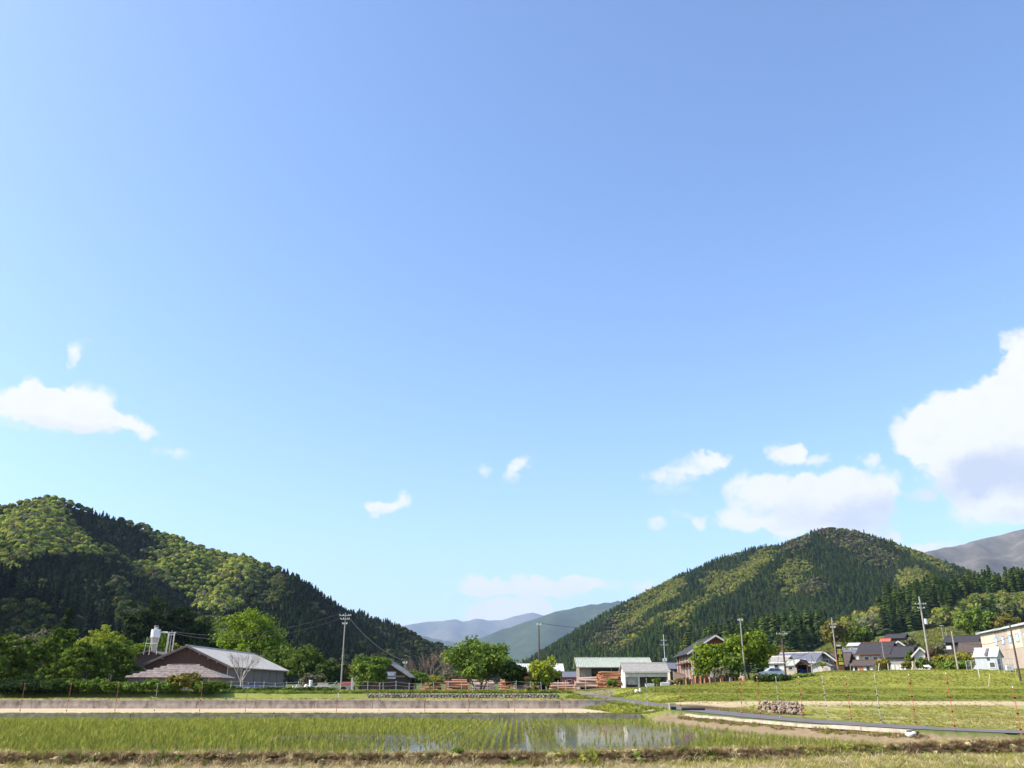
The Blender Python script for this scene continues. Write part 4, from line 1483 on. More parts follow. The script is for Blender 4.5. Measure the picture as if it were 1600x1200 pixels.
M_ROOF_BK = mat('black_tiles', (.062, .058, .062), (.036, .034, .037), scale=4, rough=.8, spec=.12)
M_ROOF_BR = mat('brown_tiles', (.12, .092, .078), (.065, .05, .045), scale=4, rough=.85, spec=.1)
M_ROOF_RD = mat('red_tin', (.50, .12, .075), (.38, .10, .07), scale=3, rough=.6)
M_REDW = mat('red_stained_boards', (.235, .075, .045), (.14, .045, .03), scale=1.6, rough=.85, stretch=(5, 5, .4))
M_GLASS = mat('dark_window_glass', (.05, .06, .07), (.035, .04, .05), scale=1, rough=.08, spec=.6)
M_DARK = mat('dark_interior', (.025, .022, .022), (.015, .014, .014), scale=2, rough=1.0)
M_SILVER = mat('light_grey_steel', (.66, .66, .67), (.54, .54, .56), scale=2, rough=.4, metal=.25)
M_POLE = mat('concrete_pole', (.36, .335, .29), (.25, .235, .20), scale=3, rough=.85)
M_POLE_D = mat('dark_timber_pole', (.10, .075, .06), (.06, .045, .038), scale=3, rough=.9)
M_WIRE = mat('black_wire', (.035, .035, .04), (.03, .03, .03), scale=1, rough=.6)
M_CERAM = mat('white_ceramic', (.82, .80, .76), (.7, .68, .64), scale=3, rough=.35)
M_BLUE = mat('blue_tarpaulin', (.03, .10, .42), (.02, .06, .28), scale=3, rough=.6)
M_LBLUE = mat('pale_blue_sheet', (.35, .55, .78), (.24, .40, .62), scale=3, rough=.6)
M_LOG = mat('peeled_orange_logs', (.62, .29, .14), (.36, .14, .07), scale=2.2, rough=.85, stretch=(1, 1, 1))
M_LOGP = mat('pale_pink_logs', (.62, .44, .33), (.42, .28, .21), scale=2.2, rough=.85)
M_YEL = mat('yellow_print', (.74, .64, .06), (.60, .52, .06), scale=3, rough=.6)
M_BLUEF = mat('sky_blue_frame', (.12, .36, .74), (.10, .30, .62), scale=3, rough=.5)
M_PANE_W = mat('pale_reflecting_glass', (.70, .74, .80), (.60, .64, .70), scale=2, rough=.2)


def window(parent, face, u, v, w, h, ctx, frame=None, pane=None, label=None):
    """face F (front, y=0), L or R (side walls): frame with the pane as its child"""
    W2, D = ctx
    mb, pn = MB(), MB()
    t = min(.09, w * .12)

    def put(b, u0, u1, v0, v1, o0, o1):
        if face == 'F':
            b.box(u0, u1, -o1, -o0, v0, v1)
        elif face == 'L':
            b.box(-W2 - o1, -W2 - o0, u0, u1, v0, v1)
        else:
            b.box(W2 + o0, W2 + o1, u0, u1, v0, v1)
    u0, u1 = u - w / 2, u + w / 2
    put(mb, u0, u1, v, v + t, .002, .07)
    put(mb, u0, u1, v + h - t, v + h, .002, .07)
    put(mb, u0, u0 + t, v + t, v + h - t, .002, .07)
    put(mb, u1 - t, u1, v + t, v + h - t, .002, .07)
    if w > 1.1:
        put(mb, u - t / 3, u + t / 3, v + t, v + h - t, .003, .06)
    f = mb.build('window', frame or M_SILVER, parent, label=label)
    put(pn, u0 + t, u1 - t, v + t, v + h - t, .001, .03)
    pn.build('pane', pane or M_GLASS, f)
    return f


def door(parent, face, u, w, h, ctx, m_, v=0.0):
    W2, D = ctx
    b = MB()
    hd = MB()
    if face == 'F':
        b.box(u - w / 2, u + w / 2, -.05, -.002, v, v + h)
        hd.box(u + w * .32, u + w * .38, -.08, -.052, v + h * .42, v + h * .5)
    else:
        s_ = -1 if face == 'L' else 1
        x0, x1 = sorted((s_ * (W2 + .002), s_ * (W2 + .05)))
        b.box(x0, x1, u - w / 2, u + w / 2, v, v + h)
        x0, x1 = sorted((s_ * (W2 + .052), s_ * (W2 + .08)))
        hd.box(x0, x1, u + w * .32, u + w * .38, v + h * .42, v + h * .5)
    d = b.build('door', m_, parent)
    hd.build('handle', M_SILVER, d)
    return d


def gable(name, label, px, Y, w, d, eave_py, ridge_py, axis='x', ang=0.0, wall=M_CREAM, roof=M_ROOF_BK, over=.45, thick=.14, base_py=None, wins=(), doors=(), open_front=False, ribs=0, trim=None, hip=0.0, cat='house', cap=True, eave_drop=0.0, boards=0, dx=0.0):
    """gabled building: front wall on y=0 facing the camera, ridge along x or y; heights from rows of the photograph at the front"""
    x_ = WX(px, Y)
    z0 = min(hz(x_, Y), hz(x_, Y + d)) if base_py is None else ZY(base_py, Y)
    he, hr = ZY(eave_py, Y) - z0, ZY(ridge_py, Y) - z0
    t_ = thing(name, label, cat, (x_, Y, z0), ang)
    w2 = w / 2
    zb = -.6
    yr = d / 2
    th = thick
    if axis == 'x':
        sl = (hr - he) / (d / 2)
        if not open_front:
            mb = MB().box(-w2, w2, 0, d, zb, he)
            if not hip:
                mb.add([(-w2, .001, he), (-w2, d - .001, he), (-w2, yr, hr), (w2, .001, he), (w2, d - .001, he), (w2, yr, hr)], [(0, 2, 1), (3, 4, 5), (0, 3, 5, 2), (1, 2, 5, 4)])
            mb.build('wall', wall, t_)
        else:
            MB().box(-w2, w2, d - .12, d, zb, he).build('back_wall', wall, t_)
            for s_ in (-1, 1):
                x0, x1 = sorted((s_ * w2, s_ * (w2 - .12)))
                mb = MB().box(x0, x1, 0.0, d - .125, zb, he)
                mb.add([(x0, 0, he), (x0, d - .13, he), (x0, yr, hr), (x1, 0, he), (x1, d - .13, he), (x1, yr, hr)], [(0, 2, 1), (3, 4, 5), (0, 3, 5, 2), (1, 2, 5, 4)])
                mb.build('side_wall', wall, t_)
        a = w2 + over
        hp = hip
        zo = he - over * sl + th * 1.05
        zr = hr + th * 1.05
        f = MB().slab([(-a, -over, zo), (a, -over, zo), (a - hp, yr, zr), (-a + hp, yr, zr)], th)
        if ribs:
            for k in range(ribs + 1):
                u = -1 + 2 * k / ribs
                f.beam((u * (a - .04), -over + .02, zo + .03), (u * (a - .04 - hp), yr - .05, zr + .03), .07, .06)
        f.build('roof', roof, t_)
        MB().slab([(a, d + over, zo), (-a, d + over, zo), (-a + hp, yr + .002, zr), (a - hp, yr + .002, zr)], th).build('roof', roof, t_)
        if hp:
            MB().slab([(a, -over, zo - .003), (a, d + over, zo - .003), (a - hp, yr, zr - .003)], th).build('roof', roof, t_)
            MB().slab([(-a, d + over, zo - .003), (-a, -over, zo - .003), (-a + hp, yr, zr - .003)], th).build('roof', roof, t_)
        if cap:
            MB().box(-a + hp - .03, a - hp + .03, yr - .16, yr + .16, zr - .05, zr + .10).build('ridge_cap', trim or roof, t_)
        if trim:
            MB().box(-a, a, -over - .06, -over - .003, zo - th - .06, zo + .02).build('eave_board', trim, t_)
    else:
        sl = (hr - he) / w2
        mb = MB()
        if not open_front:
            mb.box(-w2, w2, 0, d, zb, he)
            mb.add([(-w2, .0, he), (w2, .0, he), (0, 0, hr), (-w2, d, he), (w2, d, he), (0, d, hr)], [(0, 1, 2), (3, 5, 4), (1, 4, 5, 2), (0, 2, 5, 3)])
            mb.build('wall', wall, t_)
        else:
            mb.box(-w2, w2, d - .12, d, zb, he)
            mb.add([(-w2, d, he), (w2, d, he), (0, d, hr), (-w2, d - .1, he), (w2, d - .1, he), (0, d - .1, hr)], [(0, 2, 1), (3, 4, 5)])
            mb.add([(-w2, 0, he), (w2, 0, he), (0, 0, hr), (-w2, .1, he), (w2, .1, he), (0, .1, hr)], [(0, 1, 2), (3, 5, 4), (0, 3, 4, 1)])
            for s_ in (-1, 1):
                x0, x1 = sorted((s_ * w2, s_ * (w2 - .12)))
                mb.box(x0, x1, 0, d - .125, zb, he)
            mb.build('wall', wall, t_)
        zo = he - over * sl + th * 1.1
        zr = hr + th * 1.1
        for s_ in (-1, 1):
            A = [(s_ * (w2 + over), -over, zo), (s_ * .001, -over, zr), (s_ * .001, d + over, zr), (s_ * (w2 + over), d + over, zo)]
            if s_ < 0:
                A = A[::-1]
            A = A[::-1]
            n_ = (Vector(A[1]) - Vector(A[0])).cross(Vector(A[2]) - Vector(A[0]))
            if n_.z < 0:
                A = A[::-1]
            f = MB().slab(A, th)
            if ribs:
                for k in range(ribs + 1):
                    yy = -over + .05 + (d + 2 * over - .1) * k / ribs
                    f.beam((s_ * (w2 + over - .02), yy, zo + .03), (s_ * .05, yy, zr + .03), .07, .06)
            f.build('roof', roof, t_)
            if trim:
                MB().beam((s_ * (w2 + over), -over - .03, zo - th * .5), (s_ * .02, -over - .03, zr - th * .5), .05, th + .12, up=(0, 0, 1)).build('barge_board', trim, t_)
        if cap:
            MB().box(-.15, .15, -over - .03, d + over + .03, zr - .06, zr + .09).build('ridge_cap', roof, t_)
    if boards:
        mb = MB()
        for k in range(boards + 1):
            u = -w2 + w * k / boards
            mb.box(u - .03, u + .03, -.035, -.002, 0, he - .05)
        kind(mb.build('board_batten', wall, t_), 'stuff')
    ctx = (w2, d)
    for wn in wins:
        window(t_, *wn[:5], ctx, *wn[5:])
    for dn in doors:
        door(t_, *dn[:4], ctx, dn[4], *dn[5:])
    return t_, he, hr, z0


m_px = lambda n, Y: n / FH * Y

# --- sawmill: hall, dark lean-to, lilac shed, dust collector
hall, he, hr, hz0 = gable('sawmill_hall', 'long timber sawmill hall with a pale grey roof and red brown gable', 286, 130, 12.2, 31.0, 1040.0, 1010.5, axis='y', ang=R(-1.0), wall=M_WOODR, roof=M_TIN, over=.75, thick=.16, trim=M_TIN_D, cat='sawmill', base_py=1079, ribs=0)
for k in range(7):
    y0 = .6 + k * 4.3
    MB().box(6.102, 6.16, y0, y0 + 3.8, .9, he - .15).build('side_panel', M_WOODG, hall)
    MB().box(6.102, 6.22, y0 + 3.9, y0 + 4.12, -.2, he - .1).build('post', M_WOODG, hall)
MB().box(6.102, 6.3, .3, 30.5, -.5, .85).build('plinth', M_CONC, hall)
for k in range(4):
    MB().box(-6.0 + k * 3.0, -3.4 + k * 3.0, -.05, -.002, .1, 2.4).build('front_panel', M_WOODR, hall)
for k in range(5):
    z_ = he + .2 + k * .55
    ww = 6.1 * (1 - (z_ - he) / (hr - he)) - .2
    if ww > .3:
        MB().box(-ww, ww, -.03, -.002, z_ - .02, z_ + .03).build('gable_batten', M_WOODR, hall)
MB().path([(6.5, -.6, he - .15), (6.35, -.25, he - .5), (6.3, -.12, he - .8), (6.3, -.12, .1)], .06).build('downpipe', M_WHITE_P, hall)
MB().path([(-6.6, -.7, he - .12), (-6.2, -.5, he - .35), (-5.8, -.2, he - .5), (-5.8, -.12, he - 1.4)], .06).build('downpipe', M_WHITE_P, hall)
for s_, k in ((1, 1), (1, 2), (1, 3), (-1, 2)):
    xx = s_ * 6.1 * (1 - k * .22)
    zz = he + (hr - he) * k * .22
    MB().box(xx - .1, xx + .1, -.74, -.06, zz - .28, zz - .06).build('purlin_end', M_WOODG, hall)

lean, _, _, _ = gable('lean_to', 'dark brown shed with a low roof joined to the left of the sawmill hall', 226, 143, 8.2, 9.0, 1029, 1017.5, axis='y', wall=M_WOODD, roof=M_TIN_D, over=.5, cat='shed', base_py=1079)
MB().box(-4.0, -1.2, -.06, -.002, .1, 2.0).build('door', M_DARK, lean)
MB().box(-3.9, 3.9, -.08, -.003, 2.15, 2.3).build('beam', M_WOODR, lean)

shed, she, shr, _ = gable('front_shed', 'low lilac grey hip roofed shed of upright boards before the sawmill gable', 269, 116, 11.6, 7.0, 1058.0, 1038.5, axis='x', ang=R(2), wall=M_WOODL, roof=M_TIN_P, over=.35, hip=4.6, boards=44, cat='shed', base_py=1076, thick=.1)
for k in range(7):                                     # courses of slates on the front slope
    u = k / 7
    a_ = 6.15 - 4.6 * u
    yy = -.35 + 3.85 * u
    zz = she - .35 * (shr - she) / 3.5 + .1 + (shr - she) * 1.1 * u
    n_ = max(3, int(a_ * 2 / .8))
    for j in range(n_):
        x0 = -a_ + 2 * a_ * j / n_
        x1 = -a_ + 2 * a_ * (j + 1) / n_ - .03
        sl_ = (shr - she) / 3.5
        mb = MB().slab([(x0, yy, zz + .05), (x1, yy, zz + .05), (x1, yy + .57, zz + .57 * sl_ + .03), (x0, yy + .57, zz + .57 * sl_ + .03)], .03)
        mb.build('roof_slate', M_TIN_P, shed)
for u in (-3.4, 1.9, 4.6):
    MB().box(u - .09, u + .09, -.1, -.04, .0, she).build('post', M_CREAM, shed)

cx, cY = WX(231.5, 141), 141.0
zr_ = ZY(1018, cY)
dc = thing('dust_collector', 'white cyclone dust collector with a tapering hopper above the sawmill lean-to', 'dust collector', (cx, cY, zr_ - .5))
z = lambda py: ZY(py, cY) - zr_ + .5
MB().tube((0, 0, z(996)), (0, 0, z(983.5)), .74, .74, 20).build('drum', M_SILVER, dc, smooth=False)
MB().tube((0, 0, z(1017)), (0, 0, z(996.2)), .3, .70, 20).build('hopper', M_WOODG if False else mat('dull_hopper_steel', (.42, .40, .36), (.30, .28, .26), scale=2, rough=.5, metal=.2), dc)
MB().tube((0, 0, z(983.4)), (0, 0, z(980)), .3, .3, 14).build('neck', M_SILVER, dc)
MB().tube((0, 0, z(979.9)), (0, 0, z(977.2)), .42, .30, 14).build('rain_cap', M_TIN_D, dc)
for s_, t in ((-1.25, -.6), (-.85, .5), (.75, -.5)):
    MB().beam((s_, t, 0), (s_ * .85, t * .8, z(996)), .07, .07).build('leg', M_GALV, dc)
MB().box(-1.2, .8, -.62, -.54, z(1006), z(1005)).build('brace', M_SILVER, dc)
MB().path([(.6, 0, z(987.5)), (2.0, -.1, z(988.5)), (2.2, -.1, z(990.5)), (2.05, -.1, -.4)], .13, 12).build('duct', M_GALV, dc)
MB().tube((3.0, -.1, -.4), (3.1, -.1, z(988)), .09, .09, 10).build('vent_pipe', M_GALV, dc)

# --- shelter and bits below the cherry trees
sx, sY = WX(141, 112), 112.0
sh_ = thing('tarpaulin_shelter', 'small dark green tarpaulin shelter under the forked cherry tree', 'shelter', (sx, sY, hz(sx, sY)))
MB().slab([(-1.5, 0, 2.0), (1.5, 0, 2.0), (1.3, 1.6, 2.45), (-1.3, 1.6, 2.45)], .05).build('canopy', mat('dark_green_tarpaulin', (.045, .07, .055), (.03, .045, .04), rough=.6), sh_)
for a in (-1.4, 1.4):
    for b in (.05, 1.5):
        MB().tube((a, b, -.2), (a, b, 1.97 if b < 1 else 2.36), .035, .035, 6).build('post', M_GALV, sh_)
sx, sY = WX(167, 116), 116.0
cn = thing('red_cone_tent', 'small faded red pointed cover left of the lilac shed', 'cover', (sx, sY, hz(sx, sY) + .9))
MB().tube((0, 0, 0), (0, 0, .75), .62, .05, 8).build('cloth_top', M_ROOF_RD, cn)
MB().tube((0, 0, -1.1), (0, 0, -.01), .5, .55, 8).build('cloth_side', M_WHITE_P, cn)

# --- yard fence, sacks, rubble
xa, xb = WX(344, 93), WX(846, 93)
fe = thing('wire_fence', 'wire fence on thin grey posts along the edge of the sawmill yard', 'fence', (xa, 93, hz(xa, 93)))
px_list = [345, 361, 379, 398, 412, 430, 447, 466, 486, 508, 530, 552, 575, 599, 619, 639, 659, 678, 700, 721, 742, 762, 783, 806, 828, 846]
pp = []
rr = random.Random(9)
for px in px_list:
    x_ = WX(px, 93) - xa
    hh = rr.uniform(1.0, 1.25)
    MB().tube((x_, 0, -.2), (x_ + rr.uniform(-.05, .05), rr.uniform(-.05, .05), hh), .032, .03, 6).build('fence_post', M_GALV, fe)
    pp.append((x_, hh))
for fr in (.3, .62, .92):
    mb = MB()
    mb.path([(a, -.04, b * fr) for a, b in pp], .008, 4)
    mb.build('wire', M_GALV, fe)


def small(name, label, cat, px, Y, builds, dz=0.0, rz=0.0, base_py=None):
    x_ = WX(px, Y)
    z_ = (hz(x_, Y) if base_py is None else ZY(base_py, Y)) + dz
    t_ = thing(name, label, cat, (x_, Y, z_), rz)
    for nm, mb, m_ in builds:
        mb.build(nm, m_, t_)
    return t_


small('tarpaulin_stack', 'low stack covered by a bright blue sheet behind the yard fence', 'stack', 380, 99, [('sheet', MB().box(-1.5, 1.4, -.3, .5, .25, .62), M_LBLUE), ('pallet', MB().box(-1.4, 1.3, -.28, .45, -.05, .25), M_WOODG), ('folded_end', MB().box(.9, 1.55, -.36, .52, .62, .8), M_BLUE)])
small('white_sacks', 'white sacks heaped beside the blue covered stack', 'sacks', 348, 98, [('sack_body', MB().ball((0, 0, .4), .3, .28, .48, 2, 8, 6, .15), M_WHITE), ('sack_body', MB().ball((.65, .1, .3), .3, .25, .34, 4, 8, 6, .15), M_WHITE)])
small('rubble_heap', 'low heap of broken white blocks behind the yard fence', 'rubble', 471, 101, [('broken_block', MB().beam((-1.2 + .5 * k, .1 * (k % 3), .1), (-.9 + .5 * k, .2, .55 + .25 * (k % 2)), .5, .4), M_WHITE_P) for k in range(4)])
small('white_tank', 'small upright white tank standing right of the white rubble', 'tank', 485, 101, [('tank_body', MB().tube((0, 0, 0), (0, 0, 1.25), .2, .2, 12), M_WHITE), ('lid', MB().tube((0, 0, 1.25), (0, 0, 1.36), .24, .2, 12), M_WHITE)])
small('garden_handcart', 'pale rusty handcart left of the tall utility pole', 'cart', 506, 104, [('bed', MB().box(-.9, .9, -.4, .4, .62, .74), M_WHITE_P), ('handle', MB().beam((.9, 0, .7), (1.5, 0, 1.25), .07, .07), M_WHITE_P), ('wheel', MB().tube((-.5, -.45, .3), (-.5, -.4, .3), .3, .3, 12), M_BLACK), ('wheel', MB().tube((.5, -.45, .3), (.5, -.4, .3), .3, .3, 12), M_BLACK), ('load', MB().box(-.7, .5, -.3, .3, .74, 1.05), M_CREAM)])
small('machine', 'red bonneted farm machine right of the tall utility pole', 'machine', 545, 106, [('bonnet', MB().box(-.85, .75, -.35, .4, .75, 1.2), M_ROOF_RD), ('frame', MB().box(-.8, .7, -.3, .35, .3, .74), M_GALV), ('wheel', MB().tube((-.55, -.5, .34), (-.55, -.36, .34), .34, .34, 12), M_BLACK), ('wheel', MB().tube((.5, -.5, .34), (.5, -.36, .34), .34, .34, 12), M_BLACK)])
small('gate_post', 'square whitish gate post right of the red machine', 'post', 549.5, 101, [('post', MB().box(-.11, .11, -.11, .11, -.2, 1.85), M_WHITE_P), ('cap', MB().box(-.14, .14, -.14, .14, 1.852, 1.93), M_CONC_P)])
small('marker_post', 'short white marker post standing on the edge of the long retaining wall', 'post', 529, 84.6, [('post', MB().box(-.06, .06, -.05, .05, -.2, .42), M_WHITE), ('top', MB().box(-.065, .065, -.055, .055, .422, .5), M_GALV)])

# --- dark house behind the bushy tree
dh, dhe, _, _ = gable('dark_house', 'small dark timber house half hidden by the bushy tree', 598, 106, 5.8, 7.0, 1056, 1031, axis='y', wall=M_WOODD, roof=M_ROOF_LG, over=.45, wins=[('F', .95, 1.6, 1.1, .8, M_SILVER, M_PANE_W)], doors=[('F', -.8, 1.0, 2.0, M_WOODR)], cat='house', base_py=1083)
MB().box(-2.6, 2.6, -.1, -.003, dhe - .15, dhe + .02).build('tie_beam', M_WOODG, dh)
for u in (-1.4, 0, 1.4):
    MB().box(u - .06, u + .06, -.08, -.004, dhe + .03, dhe + 1.0 - abs(u) * .5).build('gable_post', M_WOODG, dh)

# --- open shed with white corrugated roof
ws, whe, _, _ = gable('open_shed', 'open log shed with a white corrugated roof behind the small lime tree', 842, 131, m_px(73, 131), 6.0, 1049, 1038.5, axis='x', wall=M_WOODD, roof=M_ROOF_W, over=.35, open_front=True, ribs=26, cat='shed', base_py=1078)
for u in (-3.3, -1.1, 1.1, 3.35):
    MB().box(u - .1, u + .1, .05, .25, -.3, whe).build('post', M_CREAM, ws)
MB().box(-3.4, 3.4, .02, .16, whe - .3, whe - .05).build('beam', M_WOODG, ws)

# --- long shed with pale green roof, open garage in front of it
gs, ghe, _, _ = gable('green_roofed_shed', 'long dark shed with a pale green ribbed roof behind the log stacks', 962, 150, m_px(112, 150), 7.5, 1042, 1028, axis='x', wall=M_WOODG, roof=M_ROOF_GR, over=.5, open_front=True, ribs=44, cat='shed', base_py=1071)
MB().box(-5.9, -4.2, .02, .12, -.3, ghe - .1).build('front_panel', M_WOODG, gs)
MB().box(-4.15, 5.9, .3, .42, ghe - 1.2, ghe - .2).build('lintel', M_WOODD, gs)
for u in (-4.1, -.6, 2.8, 5.85):
    MB().box(u - .1, u + .1, .05, .22, -.3, ghe).build('post', M_WOODG, gs)
ga, gah, _, _ = gable('open_garage', 'open garage with a white beam and lichened grey roof before the green roofed shed', 1011, 127, m_px(67, 127), 5.0, 1049, 1037, axis='x', wall=M_WHITE_P, roof=M_ROOF_LG, over=.3, open_front=True, trim=M_WHITE_P, ribs=0, cat='garage', base_py=1071)
MB().box(-2.98, 2.98, -.02, .14, gah - .75, gah - .12).build('front_beam', M_WHITE_P, ga)
MB().box(-1.25, -.98, .0, .2, -.3, gah - .76).build('post', M_WHITE_P, ga)
MB().box(-2.9, -1.27, .04, .1, .1, 1.3).build('low_screen', M_ROOF_LG, ga)
small('white_trough', 'white trough lying in the grass before the open garage, left one', 'trough', 1015, 120, [('trough_body', MB().slab([(-.6, -.25, .45), (.6, -.25, .5), (.55, .3, .5), (-.55, .3, .45)], .35), M_WHITE), ('rim', MB().box(-.62, .62, -.3, -.26, .4, .5), M_WHITE)])
small('white_trough', 'white trough in the grass at the right post of the open garage', 'trough', 1039, 120, [('trough_body', MB().slab([(-.6, -.25, .5), (.6, -.25, .5), (.55, .3, .55), (-.55, .3, .5)], .4), M_WHITE), ('rim', MB().box(-.62, .62, -.3, -.26, .4, .5), M_WHITE)])

# --- buildings between the garage and the red house
gable('low_red_house', 'low house with a slate blue roof and red walls far behind the log yard', 890, 190, m_px(26, 190), 6, 1058, 1050, axis='x', wall=M_ROOF_RD, roof=M_ROOF_BL, over=.4, base_py=1070, wins=[('F', 0, .5, 1.0, .6)])
gable('dark_roofed_house', 'house with a near black roof peeping over the open garage', 1036, 176, m_px(34, 176), 6, 1046, 1034, axis='x', wall=M_CREAM, roof=M_ROOF_BK, over=.5, base_py=1068, wins=[('F', 0, 1.2, 1.2, .8)])
gable('cream_house', 'cream walled house with a purple grey roof left of the red house', 1061, 158, m_px(23, 158), 5.0, 1045, 1036, axis='x', wall=M_CREAM, roof=M_ROOF_BL, over=.4, base_py=1064, wins=[('F', -.5, 1.0, .6, .9), ('F', .5, 1.0, .6, .9)], doors=[('F', -1.2, .5, 1.6, M_WOODD)])
small('garden_wall', 'short cream garden wall sloping down left of the red house', 'wall', 1063, 146, [('wall_face', MB().add([(-1, 0, -.3), (1.2, 0, -.3), (1.2, 0, .75), (-1, 0, 1.35), (-1, .2, -.3), (1.2, .2, -.3), (1.2, .2, .75), (-1, .2, 1.35)], [(0, 1, 2, 3), (7, 6, 5, 4), (3, 2, 6, 7), (0, 3, 7, 4), (1, 5, 6, 2)]), M_CREAM), ('coping', MB().beam((-1, .1, 1.39), (1.2, .1, .79), .28, .06), M_CONC_P)], base_py=1063)
an = small('tv_antenna', 'tall thin antenna mast above the open garage roof', 'antenna', 1041.5, 172, [('mast', MB().tube((0, 0, 0), (0, 0, 5.6), .05, .04, 6), M_WHITE)] + [('crossbar', MB().beam((-.8 + .2 * k, 0, 3.6 + .9 * k), (.8 - .2 * k, 0, 3.6 + .9 * k), .09, .07), M_WHITE) for k in range(2)] + [('bracket', MB().box(-.4, -.12, -.1, .1, .5, 1.1), M_WHITE), ('bracket', MB().box(.1, .36, -.1, .1, .55, 1.2), M_WHITE)], base_py=1038)

rh, rhe, rhr, _ = gable('red_house', 'two storey red boarded house with white posts behind the bright green trees', 1123, 137, 7.4, 17.5, 1017.5, 994.5, axis='y', ang=R(-3), wall=M_REDW, roof=M_ROOF_BK, over=.9, trim=M_WHITE_P, base_py=1064)
W2 = 3.7
for k in range(6):
    yy = .25 + k * 3.35
    MB().box(-W2 - .14, -W2 - .002, yy, yy + .22, -.2, rhe - .1).build('white_post', M_WHITE_P, rh)
for k in range(4):
    window(rh, 'L', 1.9 + k * 3.4, 3.1, 1.1, 1.3, (W2, 17.5), M_WHITE_P)
    window(rh, 'L', 1.9 + k * 3.4, .6, 1.1, 1.4, (W2, 17.5), M_WHITE_P)
MB().box(-W2 - 1.0, -W2 - .145, .6, 13.0, 2.55, 2.72).build('balcony_roof', M_WOODD, rh)
MB().box(-W2 - .9, -W2 - .146, 1.0, 12.0, .05, .2).build('porch_step', M_ROOF_RD, rh)
for u in (-2.9, -1.9, 1.0):
    window(rh, 'F', u, 3.0, .7, 1.2, (W2, 17.5), M_WHITE_P)
for u in (-3.55, -2.4, -.4, 2.2, 3.5):
    MB().box(u - .1, u + .1, -.1, -.003, -.1, rhe - .05).build('white_post', M_WHITE_P, rh)
MB().box(-1.2, -.1, -.06, -.002, 0, 2.0).build('door', M_WHITE_P, rh)
small('board_fence', 'low dull red board fence behind the bright trees', 'fence', 1118, 130, [('fence_board', MB().box(-3.2 + .5 * k, -2.78 + .5 * k, 0, .05, 0, .75), M_REDW) for k in range(13)] + [('rail', MB().box(-3.2, 3.3, .052, .1, .45, .55), M_WOODD)])
# log-end retaining wall
lg = small('log_end_wall', 'low bank wall of upright reddish log ends below the red house', 'wall', 1118, 121.5, [])
rr = random.Random(17)
for k in range(34):
    u = -4.2 + k * .25
    hh = rr.uniform(.45, 1.0)
    MB().tube((u, rr.uniform(-.08, .08), -.3), (u + rr.uniform(-.08, .08), rr.uniform(-.05, .1), hh), .12, .11, 7).build('log_end', M_LOGP if rr.random() < .35 else (M_LOG if rr.random() < .35 else M_WOODD), lg)

# --- silver car
cx, cY = WX(1209, 138), 138.0
car = thing('car', 'silver grey hatchback parked beside the tall bright tree', 'car', (cx, cY, hz(cx, cY) + .02), R(2))
prof = [(-1.95, .35), (-1.98, .62), (-1.85, .82), (-1.1, .95), (-.45, 1.42), (.75, 1.46), (1.45, 1.12), (1.85, 1.02), (1.93, .7), (1.92, .35)]
n_ = len(prof)
vs = [(x, s_ * (.80 if z < 1 else .66), z) for s_ in (-1, 1) for x, z in prof]
MB().add(vs, [tuple(range(n_)), tuple(range(2 * n_ - 1, n_ - 1, -1))] + [(i, i + n_, (i + 1) % n_ + n_, (i + 1) % n_) for i in range(n_)]).build('body', mat('silver_car_paint', (.55, .57, .62), (.50, .52, .57), rough=.3, metal=.4), car)
MB().add([(-.92, -.815, 1.0), (-.42, -.725, 1.36), (.1, -.725, 1.38), (.1, -.815, 1.0)], [(0, 3, 2, 1)]).build('window', M_GLASS, car)
MB().add([(.18, -.815, 1.0), (.18, -.725, 1.38), (.72, -.725, 1.38), (1.25, -.815, 1.06)], [(0, 3, 2, 1)]).build('window', M_GLASS, car)
for u in (-1.2, 1.2):
    for s_ in (-1, 1):
        wh = MB().tube((u, s_ * .84, .31), (u, s_ * .64, .31), .31, .31, 16).build('wheel', M_BLACK, car)
        MB().tube((u, s_ * .86, .31), (u, s_ * .845, .31), .19, .19, 12).build('rim', M_SILVER, wh)
for s_ in (-.55, .55):
    MB().box(-2.0, -1.93, s_ - .16, s_ + .16, .64, .78).build('headlight', M_CERAM, car)

# --- village houses, left to right
gable('blue_roofed_house', 'wide house with a blue grey tiled roof above the silver car', 1246, 172, m_px(60, 172), 8.5, 1034, 1020, axis='x', ang=R(-37), wall=M_WHITE_P, roof=M_ROOF_BL, over=.6, base_py=1053, trim=M_WHITE_P, wins=[('F', -2.4, 1.4, 1.4, .9), ('F', 0, 1.4, 1.4, .9)], doors=[('F', 2.6, .9, 1.9, M_WOODD)])
gable('grey_roofed_wing', 'low wing with a brownish grey roof left of the blue roofed house', 1217, 166, m_px(24, 166), 6, 1035, 1026, axis='x', ang=R(-37), wall=M_WHITE_P, roof=M_ROOF_LG, over=.4, base_py=1053, trim=M_WHITE_P, wins=[('F', 0, .9, 1.0, .8)])
gable('tan_shed', 'tan shed with a mossy pale roof right of the silver car', 1243, 154, m_px(24, 154), 4.5, 1040, 1032, axis='x', ang=R(-37), wall=M_CREAM, roof=M_ROOF_GR, over=.3, base_py=1053, wins=[('F', -.5, .6, .9, .6)], cat='shed')
gg_, gge, _, _ = gable('boat_garage', 'open dark garage with a red brown gable and a blue tarpaulin inside', 1256.5, 150, m_px(17, 150), 5.0, 1039, 1032.5, axis='y', ang=R(-26), wall=M_WOODR, roof=M_ROOF_BR, over=.35, open_front=True, base_py=1053, cat='garage')
small('tarpaulin_bundle', 'blue tarpaulin bundle inside the dark garage', 'bundle', 1257, 151.5, [('tarpaulin', MB().ball((0, 0, .38), .7, .5, .45, 3, 9, 6, .15), M_BLUE), ('rope', MB().box(-.72, .72, -.04, .04, .7, .75), M_WHITE)], base_py=1053)
